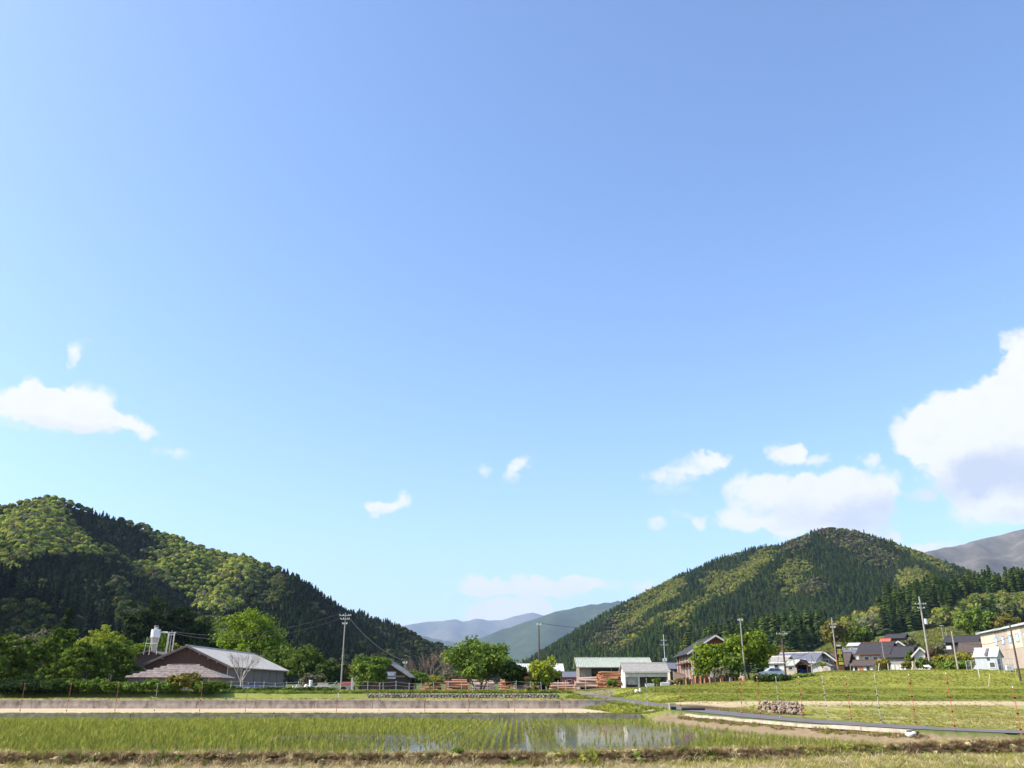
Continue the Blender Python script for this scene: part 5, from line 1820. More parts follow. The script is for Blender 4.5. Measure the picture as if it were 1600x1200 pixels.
gable('white_shed', 'small white walled building with a vine on its low gable', 1286, 146, m_px(29, 146), 4.5, 1040, 1033.5, axis='y', ang=R(-26), wall=M_WHITE_P, roof=M_ROOF_LG, over=.35, base_py=1053, doors=[('F', .6, .7, 1.0, M_CREAM)], cat='shed')
tree(1289, 144.5, 1036, 14, 'small green vine bush growing over the white walled building', 'lime', seed=91, n=26, leaf=.12, shape='shrub', name='shrub', cat='shrub', base_py=1042)
gable('brown_gable_house', 'old house with a brown boarded gable and white barge boards', 1295, 174, m_px(26, 174), 7.0, 1031, 1020, axis='y', ang=R(-26), wall=M_WOODG, roof=M_ROOF_BR, over=.6, base_py=1052, trim=M_WHITE_P, wins=[('F', 0, 1.9, 1.3, .7)])
gable('maroon_roof_house', 'dark maroon roofed house behind the black and yellow sign', 1312, 182, m_px(28, 182), 7.0, 1040, 1020, axis='x', ang=R(-37), wall=M_DARK, roof=M_ROOF_BR, over=.5, base_py=1052, wins=[('F', -.6, .8, 1.2, .7)])
gable('white_house', 'two storey white house with dark windows right of the black and yellow sign', 1334, 188, m_px(28, 188), 6.5, 1022, 1016, axis='x', ang=R(-37), wall=M_WHITE_P, roof=M_ROOF_BL, over=.4, base_py=1052, wins=[('F', -.9, 2.6, .5, .9), ('F', .2, 2.4, .7, 1.1), ('F', 1.1, 2.6, .4, .9), ('F', 0, .6, 1.4, .9)])
gable('grey_shed', 'small grey shed with a flat pale roof standing behind the white house', 1341, 226, m_px(14, 226), 3.5, 1009, 1005.5, axis='x', ang=R(-37), wall=M_ROOF_LG, roof=M_SILVER, over=.4, base_py=1019, wins=[('F', -.3, .6, .6, .5)], cat='shed')
bh, bhe, _, _ = gable('black_roofed_house', 'big two storey house with a long black tiled roof and cream upper wall', 1372, 178, m_px(42, 178), 9.0, 1020, 1003.5, axis='x', ang=R(-37), wall=M_CREAM, roof=M_ROOF_BK, over=.7, base_py=1052, trim=M_WOODR, wins=[('F', -1.4, 2.3, 1.0, .9), ('F', .3, 2.3, 1.0, .9), ('F', 1.9, 2.3, .8, .9)], doors=[('F', 0, 1.0, 1.8, M_REDW)])
MB().slab([(-2.9, -1.6, 1.75), (2.7, -1.6, 1.75), (2.7, -.08, 2.25), (-2.9, -.08, 2.25)], .15).build('lower_roof', M_ROOF_BR, bh)
gable('annex', 'one storey annex with a dark roof, white and red doors below the white house', 1352, 168, m_px(30, 168), 4.5, 1040, 1032, axis='x', ang=R(-37), wall=M_WHITE_P, roof=M_ROOF_BR, over=.4, base_py=1052, wins=[('F', 1.0, .4, .8, .9)], doors=[('F', -.3, .8, 1.1, M_ROOF_RD), ('F', -1.2, .5, 1.1, M_DARK)])
gable('right_black_house', 'broad house with a plain black roof and white ground floor doors', 1407, 174, m_px(38, 174), 8.0, 1026, 1010, axis='x', ang=R(-37), wall=M_ROOF_LG, roof=M_ROOF_BK, over=.6, base_py=1052, wins=[('F', 1.4, .4, .8, 1.4, M_WHITE_P, M_PANE_W)], doors=[('F', -.8, .6, 1.6, M_WHITE_P), ('F', 0, .6, 1.6, M_WHITE_P), ('F', .7, .6, 1.6, M_WHITE_P)])
gable('grey_gable_house', 'grey house whose white edged gable shows over the plain black roof', 1414, 196, m_px(20, 196), 6.0, 1010.5, 1003, axis='y', ang=R(-26), wall=M_ROOF_LG, roof=M_ROOF_LG, over=.5, base_py=1046, trim=M_WHITE_P, wins=[('F', 0, 4.2, .8, .5)])
gable('red_roofed_shed', 'small red roofed shed behind the ridge of the black roofed house', 1392, 226, m_px(13, 226), 3.5, 1005, 998.5, axis='x', ang=R(-37), wall=M_WHITE_P, roof=M_ROOF_RD, over=.3, base_py=1018, wins=[('F', 0, .5, .7, .5)], cat='shed')
gable('far_dark_house', 'farthest house with a long dark roof below the cedar hill', 1409, 262, m_px(26, 262), 7.0, 997, 990.5, axis='x', ang=R(-37), wall=M_WOODD, roof=M_ROOF_BK, over=.6, base_py=1010, wins=[('F', -1.2, .5, 1.0, .7, M_WHITE_P)])
gable('white_gable_house', 'small white house with a pointed gable left of the tallest utility pole', 1447, 162, m_px(20, 162), 6.0, 1023, 1013, axis='y', ang=R(-26), wall=M_WHITE_P, roof=M_ROOF_LG, over=.5, base_py=1052, trim=M_WHITE_P, wins=[('F', 0, 2.3, .7, .6)])
gable('long_dark_house', 'long dark tiled house left of the beige factory', 1513, 186, m_px(44, 186), 8.0, 1003, 993.5, axis='x', ang=R(-37), wall=M_WOODD, roof=M_ROOF_BK, over=.6, base_py=1050, wins=[('F', -2.4, 4.6, 1.0, .8, M_WHITE_P, M_PANE_W), ('F', .6, 4.2, 1.6, .5, M_WHITE_P)])
gable('brown_roofed_house', 'lower house with a brown roof tucked against the beige factory', 1524, 170, m_px(24, 170), 6.0, 1018, 1003, axis='x', ang=R(-37), wall=M_WHITE_P, roof=M_ROOF_BR, over=.6, base_py=1050, wins=[('F', -.4, 2.0, 1.0, .8)])

# --- beige factory at the right edge
fx0, fY0 = WX(1547, 165), 165.0
fz = ZY(1046, 165)
fl = 46.0
fang = math.atan2(fx0 - WX(1600, 146), 165.0 - 146.0)
fac = thing('factory', 'big beige clad factory with blue framed windows at the right edge', 'factory', (fx0, fY0, fz - .3), -fang)
fh = ZY(991.5, 165) - fz + .3
MB().box(0, 26, -fl, 0, -.5, fh).build('wall', M_BEIGE, fac)
MB().slab([(-.5, -fl - .8, fh + .3), (27, -fl - .8, fh + .3), (27, .9, fh + .3), (-.5, .9, fh + .3)], .28).build('roof', mat('pale_blue_grey_sheet', (.50, .56, .58), (.42, .47, .49), scale=2, rough=.5), fac)
MB().box(-.58, -.505, -fl - .8, .9, fh + .02, fh + .32).build('gutter', mat('aqua_gutter', (.50, .55, .56), (.42, .47, .48), scale=2, rough=.5), fac)
for k in range(6):
    y1 = -2.0 - k * 7.2
    for (z0_, z1_) in ((.1, fh * .5 - .02), (fh * .5 + .02, fh - .05)):
        MB().box(-.06, -.002, y1 - 7.15, y1, z0_, z1_).build('cladding_panel', M_TAUPE if (k % 2 == 1 or z0_ < 1) and k > 0 else M_BEIGE, fac)
MB().box(-.08, -.002, -1.95, -.1, .1, fh - .05).build('cladding_panel', M_BEIGE, fac)
for k in range(9):
    yy = -9.5 - k * 4.0
    wf = MB()
    for a_, b_, c_, d_ in ((yy - .75, yy + .75, fh - 1.15, fh - 1.03), (yy - .75, yy + .75, fh - 2.35, fh - 2.23), (yy - .75, yy - .63, fh - 2.23, fh - 1.15), (yy + .63, yy + .75, fh - 2.23, fh - 1.15)):
        wf.box(-.14, -.062, a_, b_, c_, d_)
    w_ = wf.build('window', M_BLUEF, fac)
    MB().box(-.10, -.062, yy - .63, yy + .63, fh - 2.23, fh - 1.15).build('pane', M_PANE_W, w_)

# --- grey garden shed in front of the factory
pale = mat('pale_grey_blue_sheet', (.43, .465, .49), (.35, .38, .40), scale=1.5, rough=.6, stretch=(4, 4, .3))
gsd, gse, _, _ = gable('garden_shed', 'small pale grey sheet metal shed in front of the beige factory', 1548, 122, m_px(31, 122), 3.4, 1025.5, 1013, axis='x', ang=R(-42), wall=pale, roof=M_SILVER, over=.22, thick=.06, base_py=1048, wins=[('F', .75, .35, .8, .8, M_SILVER, M_GLASS), ('F', .35, 1.35, .28, .35, M_DARK, M_GLASS)], cat='shed')
MB().slab([(-.05, -.28, gse + .12), (.28, -.28, gse + .12), (.28, 1.6, gse + 1.12), (-.05, 1.6, gse + 1.12)], .03).build('roof_patch', M_TIN_D, gsd)
MB().box(1.36 + .005, 1.42, .4, 1.5, .05, 1.6).build('door', M_ROOF_BL, gsd)
small('air_conditioner', 'white air conditioner unit on the ground right of the pale grey shed', 'air conditioner', 1583, 119, [('casing', MB().box(-.45, .45, -.18, .18, .1, .75), M_WHITE), ('fan_grille', MB().tube((-.15, -.19, .43), (-.15, -.182, .43), .25, .25, 16), M_GALV), ('foot', MB().box(-.35, -.25, -.16, .16, 0, .1), M_GALV), ('foot', MB().box(.25, .35, -.16, .16, 0, .1), M_GALV)], base_py=1048.5)


def mesh_fence(label, px0, px1, Y, h, nposts, base_py):
    x0, x1 = WX(px0, Y), WX(px1, Y)
    t_ = thing('mesh_fence', label, 'fence', (x0, Y, ZY(base_py, Y)))
    for k in range(nposts):
        u = (x1 - x0) * k / (nposts - 1)
        MB().tube((u, 0, -.3), (u, 0, h), .03, .03, 6).build('fence_post', M_SILVER, t_)
    MB().beam((0, 0, h), (x1 - x0, 0, h), .04, .04).build('rail', M_SILVER, t_)
    MB().beam((0, 0, h * .5), (x1 - x0, 0, h * .5), .03, .03).build('rail', M_SILVER, t_)
    mb = MB()
    n = int((x1 - x0) / .14)
    for k in range(n):
        mb.beam(((k + .5) * .14, .02, .05), ((k + .5) * .14, .02, h - .03), .012, .012)
    kind(mb.build('fence_mesh', M_SILVER, t_), 'stuff')


mesh_fence('grey mesh fence panel left of the pale grey shed', 1516, 1532, 121, 1.2, 3, 1047)
mesh_fence('taller grey mesh fence right of the pale grey shed', 1566, 1592, 116, 1.5, 4, 1047.5)
small('stake', 'slim upright white stake at the left corner of the pale grey shed', 'stake', 1533.5, 114, [('stake_shaft', MB().tube((0, 0, -.3), (0, 0, 1.0), .035, .03, 6), M_WHITE), ('stake_tip', MB().tube((0, 0, 1.0), (0, 0, 1.08), .04, .01, 6), M_WHITE)])
small('stake', 'leaning white stake stuck in the grass before the pale grey shed', 'stake', 1544, 108, [('stake_shaft', MB().tube((0, 0, -.3), (.55, .1, 1.35), .04, .035, 6), M_CREAM), ('stake_tip', MB().tube((.55, .1, 1.35), (.58, .105, 1.45), .04, .01, 6), M_CREAM)])
small('stake', 'short tilted white stake left of the garden tree', 'stake', 1376, 122, [('stake_shaft', MB().tube((0, 0, -.2), (.25, 0, .95), .035, .03, 6), M_WHITE), ('stake_tip', MB().tube((.25, 0, .95), (.27, 0, 1.03), .04, .01, 6), M_WHITE)])
small('stake', 'short upright white stake right of the garden tree', 'stake', 1392, 122, [('stake_shaft', MB().tube((0, 0, -.2), (.05, 0, .9), .035, .03, 6), M_WHITE), ('stake_tip', MB().tube((.05, 0, .9), (.05, 0, .98), .04, .01, 6), M_WHITE)])
small('stone_post', 'stocky grey stone post widening to its foot at the top of the grass bank', 'stone post', 1433, 128, [('shaft', MB().add([(-.2, -.18, .5), (.2, -.18, .5), (.2, .18, .5), (-.2, .18, .5), (-.14, -.13, 1.35), (.14, -.13, 1.35), (.14, .13, 1.35), (-.14, .13, 1.35)], [(0, 1, 5, 4), (1, 2, 6, 5), (2, 3, 7, 6), (3, 0, 4, 7), (4, 5, 6, 7)]), M_CONC_P), ('foot', MB().add([(-.5, -.4, -.3), (.5, -.4, -.3), (.5, .4, -.3), (-.5, .4, -.3), (-.28, -.24, .49), (.28, -.24, .49), (.28, .24, .49), (-.28, .24, .49)], [(0, 1, 5, 4), (1, 2, 6, 5), (2, 3, 7, 6), (3, 0, 4, 7), (4, 5, 6, 7)]), M_CONC)])
small('white_sheet', 'white sheet lying on the bank below the white gable', 'sheet', 1456, 130, [('sheet_face', MB().slab([(-.5, 0, .55), (.5, 0, .5), (.4, .7, .85), (-.4, .7, .8)], .06), M_WHITE)])
small('white_planter', 'long white planter below the right black roof', 'planter', 1392, 150, [('planter_box', MB().box(-.6, .6, -.2, .2, -.1, .3), M_WHITE), ('rim', MB().box(-.65, .65, -.25, .25, .302, .36), M_WHITE)])
cm = thing('grave_stones', 'cluster of pale grave stones on the terrace below the cedars', 'cemetery', (WX(1348, 278), 278, hz(WX(1348, 278), 278)))
rr = random.Random(5)
for k in range(34):
    u, v = rr.uniform(-4.6, 4.6), rr.uniform(-2, 3)
    hh = rr.uniform(.8, 1.6)
    MB().box(u - .22, u + .22, v - .2, v + .2, -.6, hh).box(u - .35, u + .35, v - .33, v + .33, -.6, .3).build('grave_stone', M_CONC_P if k % 2 else M_POLE, cm)

# --- black and yellow sign
sx, sY = WX(1319, 146), 146.0
sg = thing('roadside_sign', 'tall narrow black sign with yellow characters on an orange post', 'sign', (sx, sY, hz(sx, sY)))
sh0 = ZY(1052, sY) - hz(sx, sY)
zz = lambda py: ZY(py, sY) - hz(sx, sY)
MB().box(-.52, .52, 0, .16, zz(1040), zz(1010)).build('board', M_BLACK, sg)
MB().box(-.45, .45, -.02, .14, zz(1050), zz(1040.4)).build('base_panel', mat('rusty_red_panel', (.30, .10, .06), (.20, .07, .045), scale=2), sg)
MB().tube((-.68, .06, -.3), (-.68, .06, zz(1012)), .07, .06, 8).build('post', mat('orange_rust_paint', (.55, .24, .09), (.40, .16, .07), scale=3), sg)
MB().box(-.3, .32, -.03, -.002, zz(1010.4), zz(1008)).build('top_plate', M_CERAM, sg) if False else MB().box(-.3, .32, .0, .12, zz(1009.8), zz(1007.6)).build('top_lamp', M_CERAM, sg)
G1 = [[(0, 9, 10, 9), (5, 0, 5, 10), (1, 5, 9, 5), (0, 0, 10, 0)], [(0, 8, 10, 8), (1, 10, 1, 2), (9, 10, 9, 2), (0, 4, 10, 4), (5, 8, 5, 0)], [(4, 9, 6, 9), (3, 3, 7, 3), (5, 9, 5, 3)], [(1, 9, 9, 9), (2, 9, 2, 0), (8, 9, 8, 0), (2, 5, 8, 5), (0, 0, 10, 0)]]
for k, gl in enumerate(G1):
    py1 = 1014.2 + k * 4.6
    mb = MB()
    z0_, z1_ = zz(py1 + 4.0), zz(py1)
    for (a, b, c_, d_) in gl:
        mb.beam((-.36 + a * .072, -.012, z0_ + (z1_ - z0_) * b / 10), (-.36 + c_ * .072 + 1e-4, -.012, z0_ + (z1_ - z0_) * d_ / 10), .02, .085, up=(0, 1, 0)) if False else mb.box(min(-.36 + a * .072, -.36 + c_ * .072) - .045, max(-.36 + a * .072, -.36 + c_ * .072) + .045, -.02 - .002 * gl.index((a, b, c_, d_)), -.003, min(z0_ + (z1_ - z0_) * b / 10, z0_ + (z1_ - z0_) * d_ / 10) - .04, max(z0_ + (z1_ - z0_) * b / 10, z0_ + (z1_ - z0_) * d_ / 10) + .04)
    mb.build('character', M_YEL, sg)
MB().box(-.36, .4, -.02, -.003, zz(1038.6), zz(1034.2)).build('yellow_square', M_YEL, sg)

# ---------------------------------------------------------------- logs
def log_pile(label, px0, px1, Y, py_top, m_, seed, rows=6, tilt=0.0, base_py=None, r0=.16, m2=None):
    r = random.Random(seed)
    x0, x1 = WX(px0, Y), WX(px1, Y)
    L_ = x1 - x0
    xc = (x0 + x1) / 2
    zb = hz(xc, Y) if base_py is None else ZY(base_py, Y)
    h = ZY(py_top, Y) - zb
    t_ = thing('log_pile', label, 'log pile', (xc, Y, zb))
    rows = max(2, int(h / (r0 * 1.75)))
    me_ = []
    for k in range(3):
        q = MB().tube((-.5, 0, 0), (.5, 0, 0), 1.0, .86, 9).mesh('log')
        q.materials.append(m_ if k < 2 or m2 is None else m2)
        me_.append(q)
    for j in range(rows):
        for i in range(3):
            if j == rows - 1 and i != 1 and r.random() < .6:
                continue
            ll = L_ * r.uniform(.6, 1.0) * (1 - .12 * j / rows)
            rad = r0 * r.uniform(.7, 1.15)
            o = obj('log', me_[r.randrange(3)], None, t_, (r.uniform(-.5, .5) * (L_ - ll) + tilt * j, i * r0 * 2 + r.uniform(-.05, .05), r0 + j * r0 * 1.75 + r.uniform(-.06, .06)))
            o.scale = (ll, rad, rad)
            o.rotation_euler = (r.uniform(0, 6), r.uniform(-.055, .055), r.uniform(-.09, .09))
    return t_


log_pile('tall stack of long peeled orange logs left of the open garage', 932, 974, 126, 1048.5, M_LOG, 1, base_py=1075)
log_pile('pale pinkish stack of long logs left of the tall orange stack', 898, 936, 130, 1055, M_LOGP, 2, base_py=1073, r0=.19)
log_pile('low stack of reddish logs behind short stakes right of the small lime tree', 858, 902, 124, 1066, M_LOG, 3, base_py=1077, m2=M_LOGP)
log_pile('orange log heap left of the big yard tree', 694, 733, 120, 1061.5, M_LOG, 4, base_py=1079, m2=M_LOGP)
log_pile('pale log stack seen through the trunks of the big yard tree', 735, 775, 126, 1062, M_LOGP, 5, base_py=1079)
log_pile('orange log heap right of the big yard tree', 778, 800, 122, 1061, M_LOG, 6, base_py=1079)
log_pile('orange log stack under the white roofed shed, left bay', 802, 832, 131.8, 1056, M_LOG, 7, base_py=1078, m2=M_LOGP)
log_pile('low orange log heap at the foot of the small lime tree', 826, 844, 118, 1071, M_LOG, 8, base_py=1079)
log_pile('dull orange log heap among the leafless trees', 655, 690, 128, 1062, M_LOG, 9, base_py=1079, m2=M_WOODD)
log_pile('short log heap right beside the dark house', 634, 648, 122, 1065, M_LOG, 10, base_py=1080, m2=M_WOODD)
for k, px in enumerate((872, 884, 898, 915)):
    small('stake', ['short stake at the left end of the low reddish logs', 'short stake in the middle of the low reddish logs', 'short stake at the right end of the low reddish logs', 'short stake in front of the pale pinkish stack'][k], 'stake', px, 122, [('stake_shaft', MB().tube((0, 0, -.3), (.02, 0, 1.15), .05, .045, 6), M_LOGP), ('stake_tip', MB().tube((.02, 0, 1.15), (.02, 0, 1.22), .045, .015, 6), M_LOGP)], base_py=1077.5)

# ---------------------------------------------------------------- utility poles and wires
TOPS = {}


def pole(key, px, Y, top_py, label, m_=None, base_py=None, arms=((.5, 1.6),), rad=.15, trans=None, lamp=False, stay=None):
    x_ = WX(px, Y)
    z0 = hz(x_, Y) if base_py is None else ZY(base_py, Y)
    h = ZY(top_py, Y) - z0
    t_ = thing('utility_pole', label, 'utility pole', (x_, Y, z0))
    MB().tube((0, 0, -.6), (0, 0, h), rad, rad * .62, 10).build('pole', m_ or M_POLE, t_)
    for k, (dz, w_) in enumerate(arms):
        zz_ = h - dz
        a = MB().box(-w_ / 2, w_ / 2, -.2, -.12, zz_ - .05, zz_ + .05).build('crossarm', M_GALV, t_)
        for u in (-.46, -.18, .3, .46):
            MB().tube((u * w_, -.16, zz_ + .052), (u * w_, -.16, zz_ + .20), .05, .035, 7).build('insulator', M_CERAM, a)
    for k in range(5):
        MB().box(-.2, .2, -.03, .03, 1.8 + k * .45 + h * .2, 1.84 + k * .45 + h * .2).build('step_bolt', M_GALV, t_) if k % 2 == 0 else None
    if trans:
        MB().tube((.42, -.1, h - trans - .9), (.42, -.1, h - trans), .27, .27, 12).build('transformer', M_SILVER, t_)
        MB().box(.1, .2, -.14, -.06, h - trans - .7, h - trans - .2).build('bracket', M_GALV, t_)
    if stay:
        MB().tube((stay[0] * .08, 0, h * .8), (stay[0], 0, -.2), .025, .025, 5).build('stay_wire', M_WIRE, t_)
    TOPS[key] = Vector((x_, Y, z0 + h - arms[0][0] + .25 if arms else z0 + h))
    return t_


pole('yard', 532.5, 125, 958, 'tall pale concrete utility pole with angled crossarms left of the dark house', arms=((.35, 1.7), (.85, 1.3), (1.5, .7)), base_py=1082, rad=.115)
pole('shedpole', 843, 119, 974, 'tall slim dark utility pole rising behind the small lime tree', M_POLE_D, arms=((.2, .6),), rad=.12, base_py=1078)
pole('treepole', 1166, 123, 966, 'pale utility pole between the two bright green trees', arms=((.3, .7),), rad=.13)
pole('carpole', 1230, 132, 980, 'dark based utility pole beside the silver car', M_POLE_D, arms=((1.0, 1.7), (5.2, .7)), rad=.16, stay=(-1.5, 0))
pole('signpole', 1313, 160, 965, 'pale utility pole behind the black and yellow sign', arms=((1.2, 1.3), (1.8, .9)), rad=.15, stay=(1.6, 0))
pole('tallpole', 1459, 152, 932, 'tallest utility pole with a transformer behind the red-leaved tree', arms=((1.3, 2.0), (2.0, 1.3)), rad=.19, trans=3.8, stay=(1.2, 0))
pole('shortpole', 1502, 128, 986, 'bare pale concrete pole between the two yellow green garden trees', arms=(), rad=.14)
pole('edgepole', 1597, 112, 974, 'thick dark utility pole in front of the factory at the right edge', M_POLE_D, arms=(), rad=.14)
pole('smallpole', 631.5, 112, 1035, 'short utility pole with a plain crossarm right of the dark house', arms=((.1, .55),), rad=.07, base_py=1081)
pole('roofpole', 257, 150, 985, 'short service pole with insulators behind the sawmill lean-to', arms=((.4, 1.6), (.75, 1.1)), rad=.1, base_py=1076)
pole('lampleft', 1245, 142, 1022, 'short pale pole in front of the dark garage', arms=(), rad=.09)
pole('lampright', 1272, 142, 1018, 'short pale pole left of the white walled building', arms=(), rad=.1, stay=(1.4, 0))
pole('househ', 1388, 168, 1002, 'slim grey pole in front of the black roofed house', arms=(), rad=.08)
pole('sheddoor', 1333, 150, 1036, 'short leaning white post right of the black and yellow sign', arms=(), rad=.08)
pole('terr', 1487, 250, 977, 'distant thin pole on the terrace right of the tallest pole', arms=((.2, 1.0),), rad=.12)
pole('terrb', 1493, 242, 982, 'second distant thin pole on the terrace, beside the long dark house', arms=(), rad=.12)


def wire(a, b, sag, label, off=0.0, r=.026):
    a, b = Vector(a), Vector(b)
    n = 14
    pts = []
    for i in range(n + 1):
        t = i / n
        p = a.lerp(b, t)
        p.z += off - sag * 4 * t * (1 - t)
        pts.append(p)
    o = MB().path(pts, r, 4).build('power_line', M_WIRE)
    tag(o, label, 'power line', 'power lines of the valley')


wire(TOPS['yard'] + Vector((-.8, 0, 0)), TOPS['roofpole'], 1.6, 'power line sagging from the yard pole towards the sawmill service pole')
wire(TOPS['yard'] + Vector((-.5, 0, -.6)), TOPS['roofpole'] + Vector((.4, 0, -.3)), 1.9, 'lower power line from the yard pole to the sawmill service pole')
wire(TOPS['shedpole'], TOPS['treepole'], 1.2, 'power line from the slim dark pole to the pole between the bright trees')
wire(TOPS['carpole'] + Vector((.5, 0, 0)), TOPS['signpole'], 1.2, 'upper power line from the car pole to the sign pole')
wire(TOPS['treepole'], TOPS['carpole'], .8, 'power line from the pole between the bright trees to the car pole')
wire(TOPS['signpole'], TOPS['tallpole'] + Vector((-.6, 0, 0)), 1.3, 'power line from the sign pole to the tallest pole')
wire(TOPS['signpole'] + Vector((0, 0, -.9)), TOPS['tallpole'] + Vector((-.3, 0, -.8)), 1.6, 'lower power line from the sign pole to the tallest pole')
wire(TOPS['tallpole'] + Vector((.6, 0, 0)), Vector((WX(1700, 190), 190, ZY(930, 190))), 2.0, 'power line leaving the tallest pole towards the right edge')

wire(TOPS['carpole'] + Vector((-.6, 0, -4.2)), TOPS['signpole'] + Vector((-.4, 0, -.7)), 1.5, 'lower power line from the car pole to the sign pole')
wire(TOPS['treepole'] + Vector((0, 0, -.6)), TOPS['carpole'] + Vector((-.4, 0, -.2)), 1.0, 'lower power line from the pole between the bright trees to the car pole')
wire(TOPS['tallpole'] + Vector((.3, 0, -.8)), TOPS['shortpole'], .9, 'power line dropping from the tallest pole to the bare pale pole')
wire(TOPS['shortpole'], TOPS['edgepole'], .8, 'power line from the bare pale pole to the thick pole at the right edge')
wire(TOPS['shortpole'] + Vector((0, 0, -1.2)), TOPS['edgepole'] + Vector((0, 0, -1.5)), .9, 'lower power line from the bare pale pole to the thick pole at the right edge')
wire(TOPS['carpole'] + Vector((0, 0, -4.6)), TOPS['lampleft'], .5, 'service line from the car pole to the short pole before the dark garage')
wire(TOPS['lampleft'], TOPS['lampright'], .35, 'service line between the two short pale poles by the white walled building')
wire(TOPS['lampright'], TOPS['signpole'] + Vector((0, 0, -4.0)), .6, 'service line from the right short pale pole to the sign pole')
wire(TOPS['yard'] + Vector((.6, 0, -.6)), TOPS['smallpole'], .8, 'service line from the yard pole down to the short pole by the dark house')
wire(TOPS['tallpole'] + Vector((-.2, 0, -4.5)), TOPS['househ'], .7, 'service line from the tallest pole to the slim grey pole')

# ---------------------------------------------------------------- rice and grasses (stuff)
M_BLADE = leaf_mat('grass_blades', True, .3)


def blades(name, n, h, spread, width, bend, seed, flat=0.0):
    r = np.random.default_rng(seed)
    V, F, C = [], [], []
    for k in range(n):
        a = r.uniform(0, 6.283)
        d = np.array([math.cos(a), math.sin(a), 0])
        s = np.array([-d[1], d[0], 0])
        b = d * spread * r.uniform(0, 1)
        hh = h * r.uniform(.55, 1.15)
        m_ = b + d * bend * hh * .35 + np.array([0, 0, hh * .6])
        t_ = b + d * bend * hh * r.uniform(.8, 1.4) + np.array([0, 0, hh * (1 - flat * r.uniform(0, .6))])
        w = width * r.uniform(.7, 1.3)
        o = len(V)
        V += [b - s * w, b + s * w, m_ + s * w * .8, m_ - s * w * .8, t_ + s * w * .25, t_ - s * w * .25]
        F += [(o, o + 1, o + 2, o + 3), (o + 3, o + 2, o + 4, o + 5)]
        C += [r.uniform(.75, 1.25)] * 6
    me = bpy.data.meshes.new(name)
    me.from_pydata([tuple(v) for v in V], [], F)
    shade_attr(me, np.array(C))
    return proto(name, me, M_BLADE)


def clod(name, seed):
    mb = MB().ball((0, 0, .1), .5, .42, .3, seed, 7, 5, .3)
    me = mb.mesh(name)
    shade_attr(me, np.ones(len(mb.v)))
    return proto(name, me, M_BLADE)


RICE = proto_collection('rice_shapes', [blades('a_rice', 11, .24, .03, .0075, .35, 1), blades('b_rice', 9, .26, .03, .0075, .5, 2), blades('c_rice', 12, .22, .035, .0075, .3, 3)])
GRASS = proto_collection('grass_shapes', [blades('a_grass', 26, .22, .10, .006, .7, 4, .3), blades('b_grass', 22, .26, .12, .006, .9, 5, .4), blades('c_grass', 30, .17, .14, .007, 1.0, 6, .5), clod('d_clod', 7), clod('e_clod', 8)])
TURF = proto_collection('turf_shapes', [blades('a_turf', 22, .24, .20, .016, .6, 14, .3), blades('b_turf', 20, .20, .24, .018, .9, 15, .5), blades('c_turf', 24, .28, .18, .014, .5, 16, .2)])


def spread(n, x0, x1, y0, y1, seed):
    r = np.random.default_rng(seed)
    return r.uniform(x0, x1, n), r.uniform(y0, y1, n), r


def tinted(n, cols, p, r, var=.2):
    return mix_rows(n, cols, p, r) * r.uniform(1 - var, 1 + var, (n, 1))


STRAW, STRAW_P, DRYB, GRN, GRN_Y, GRN_D = (.50, .40, .20), (.62, .53, .30), (.25, .17, .09), (.21, .24, .045), (.33, .32, .06), (.11, .15, .03)

# rice seedlings in rows running away from the camera
r = np.random.default_rng(55)
rows = np.arange(-46, 13.5, .30)
X, Y = np.meshgrid(rows, np.arange(20, 58.8, .22))
X, Y = X.ravel(), Y.ravel()
X = X + r.normal(0, .022, len(X)) + .06 * np.sin(Y * .13)
Y = Y + r.uniform(-.05, .05, len(Y))
yl = np.interp(X, LEV_X, LEV_Y)
k = road_x(Y) - KERB_OFF
ok = (Y > yl + .85) & (X < k - .9 - 1.3 * vnoise(Y * .25, X * .1, 4)) & (np.abs(X) < .60 * Y + 2)
X, Y = X[ok], Y[ok]
px, py = project(X, Y, 0 * X + .1)
den = np.ones(len(X)) * .86
nz_ = fbm(X * .12, Y * .12, 77, 3)
nz2 = fbm(X * .5, Y * .3, 78, 3)


def thin(cx, cy, rx, ry, to):
    q = ((px - cx) / rx) ** 2 + ((py - cy) / ry) ** 2 + (nz2 - .5) * 1.2
    den[:] = np.where(q < 1, np.minimum(den, to), den)


thin(540, 1149, 120, 5.5, .04)
thin(470, 1152, 60, 3.5, .10)
thin(630, 1163, 80, 7, .30)
thin(650, 1172, 70, 4, .12)
thin(380, 1174, 110, 5, .15)
thin(240, 1162, 50, 7, .40)
thin(840, 1163, 34, 14, .12)
thin(985, 1150, 110, 24, .13)
thin(900, 1140, 60, 14, .3)
thin(1130, 1150, 40, 16, .55)
thin(1085, 1128, 80, 9, .18)
thin(1430, 1156, 50, 8, .35)
den = np.where((px > 640) & (px < 870), den * .92, den)
ok = r.random(len(X)) < den * (.75 + .5 * nz_)
X, Y, px, py, nz_ = X[ok], Y[ok], px[ok], py[ok], nz_[ok]
n = len(X)
sc = r.uniform(.55, 1.25, n) * np.interp(px, [0, 420, 700, 900, 1100, 1400], [1.12, 1.0, .85, .75, .8, .7]) * (.8 + .4 * nz_)
tint = tinted(n, [(.26, .28, .048), (.205, .245, .045), (.33, .32, .065)], [.45, .35, .2], r, .32)
tint = tint * np.interp(py, [1120, 1135, 1160], [1.12, 1.0, .9])[:, None]
scatter('rice_seedlings', np.stack([X, Y, np.full(n, -.03)], 1), sc, r.uniform(0, 6.28, n), tint, RICE, 'young rice seedlings planted in rows in the flooded paddy', r.integers(0, 3, n))

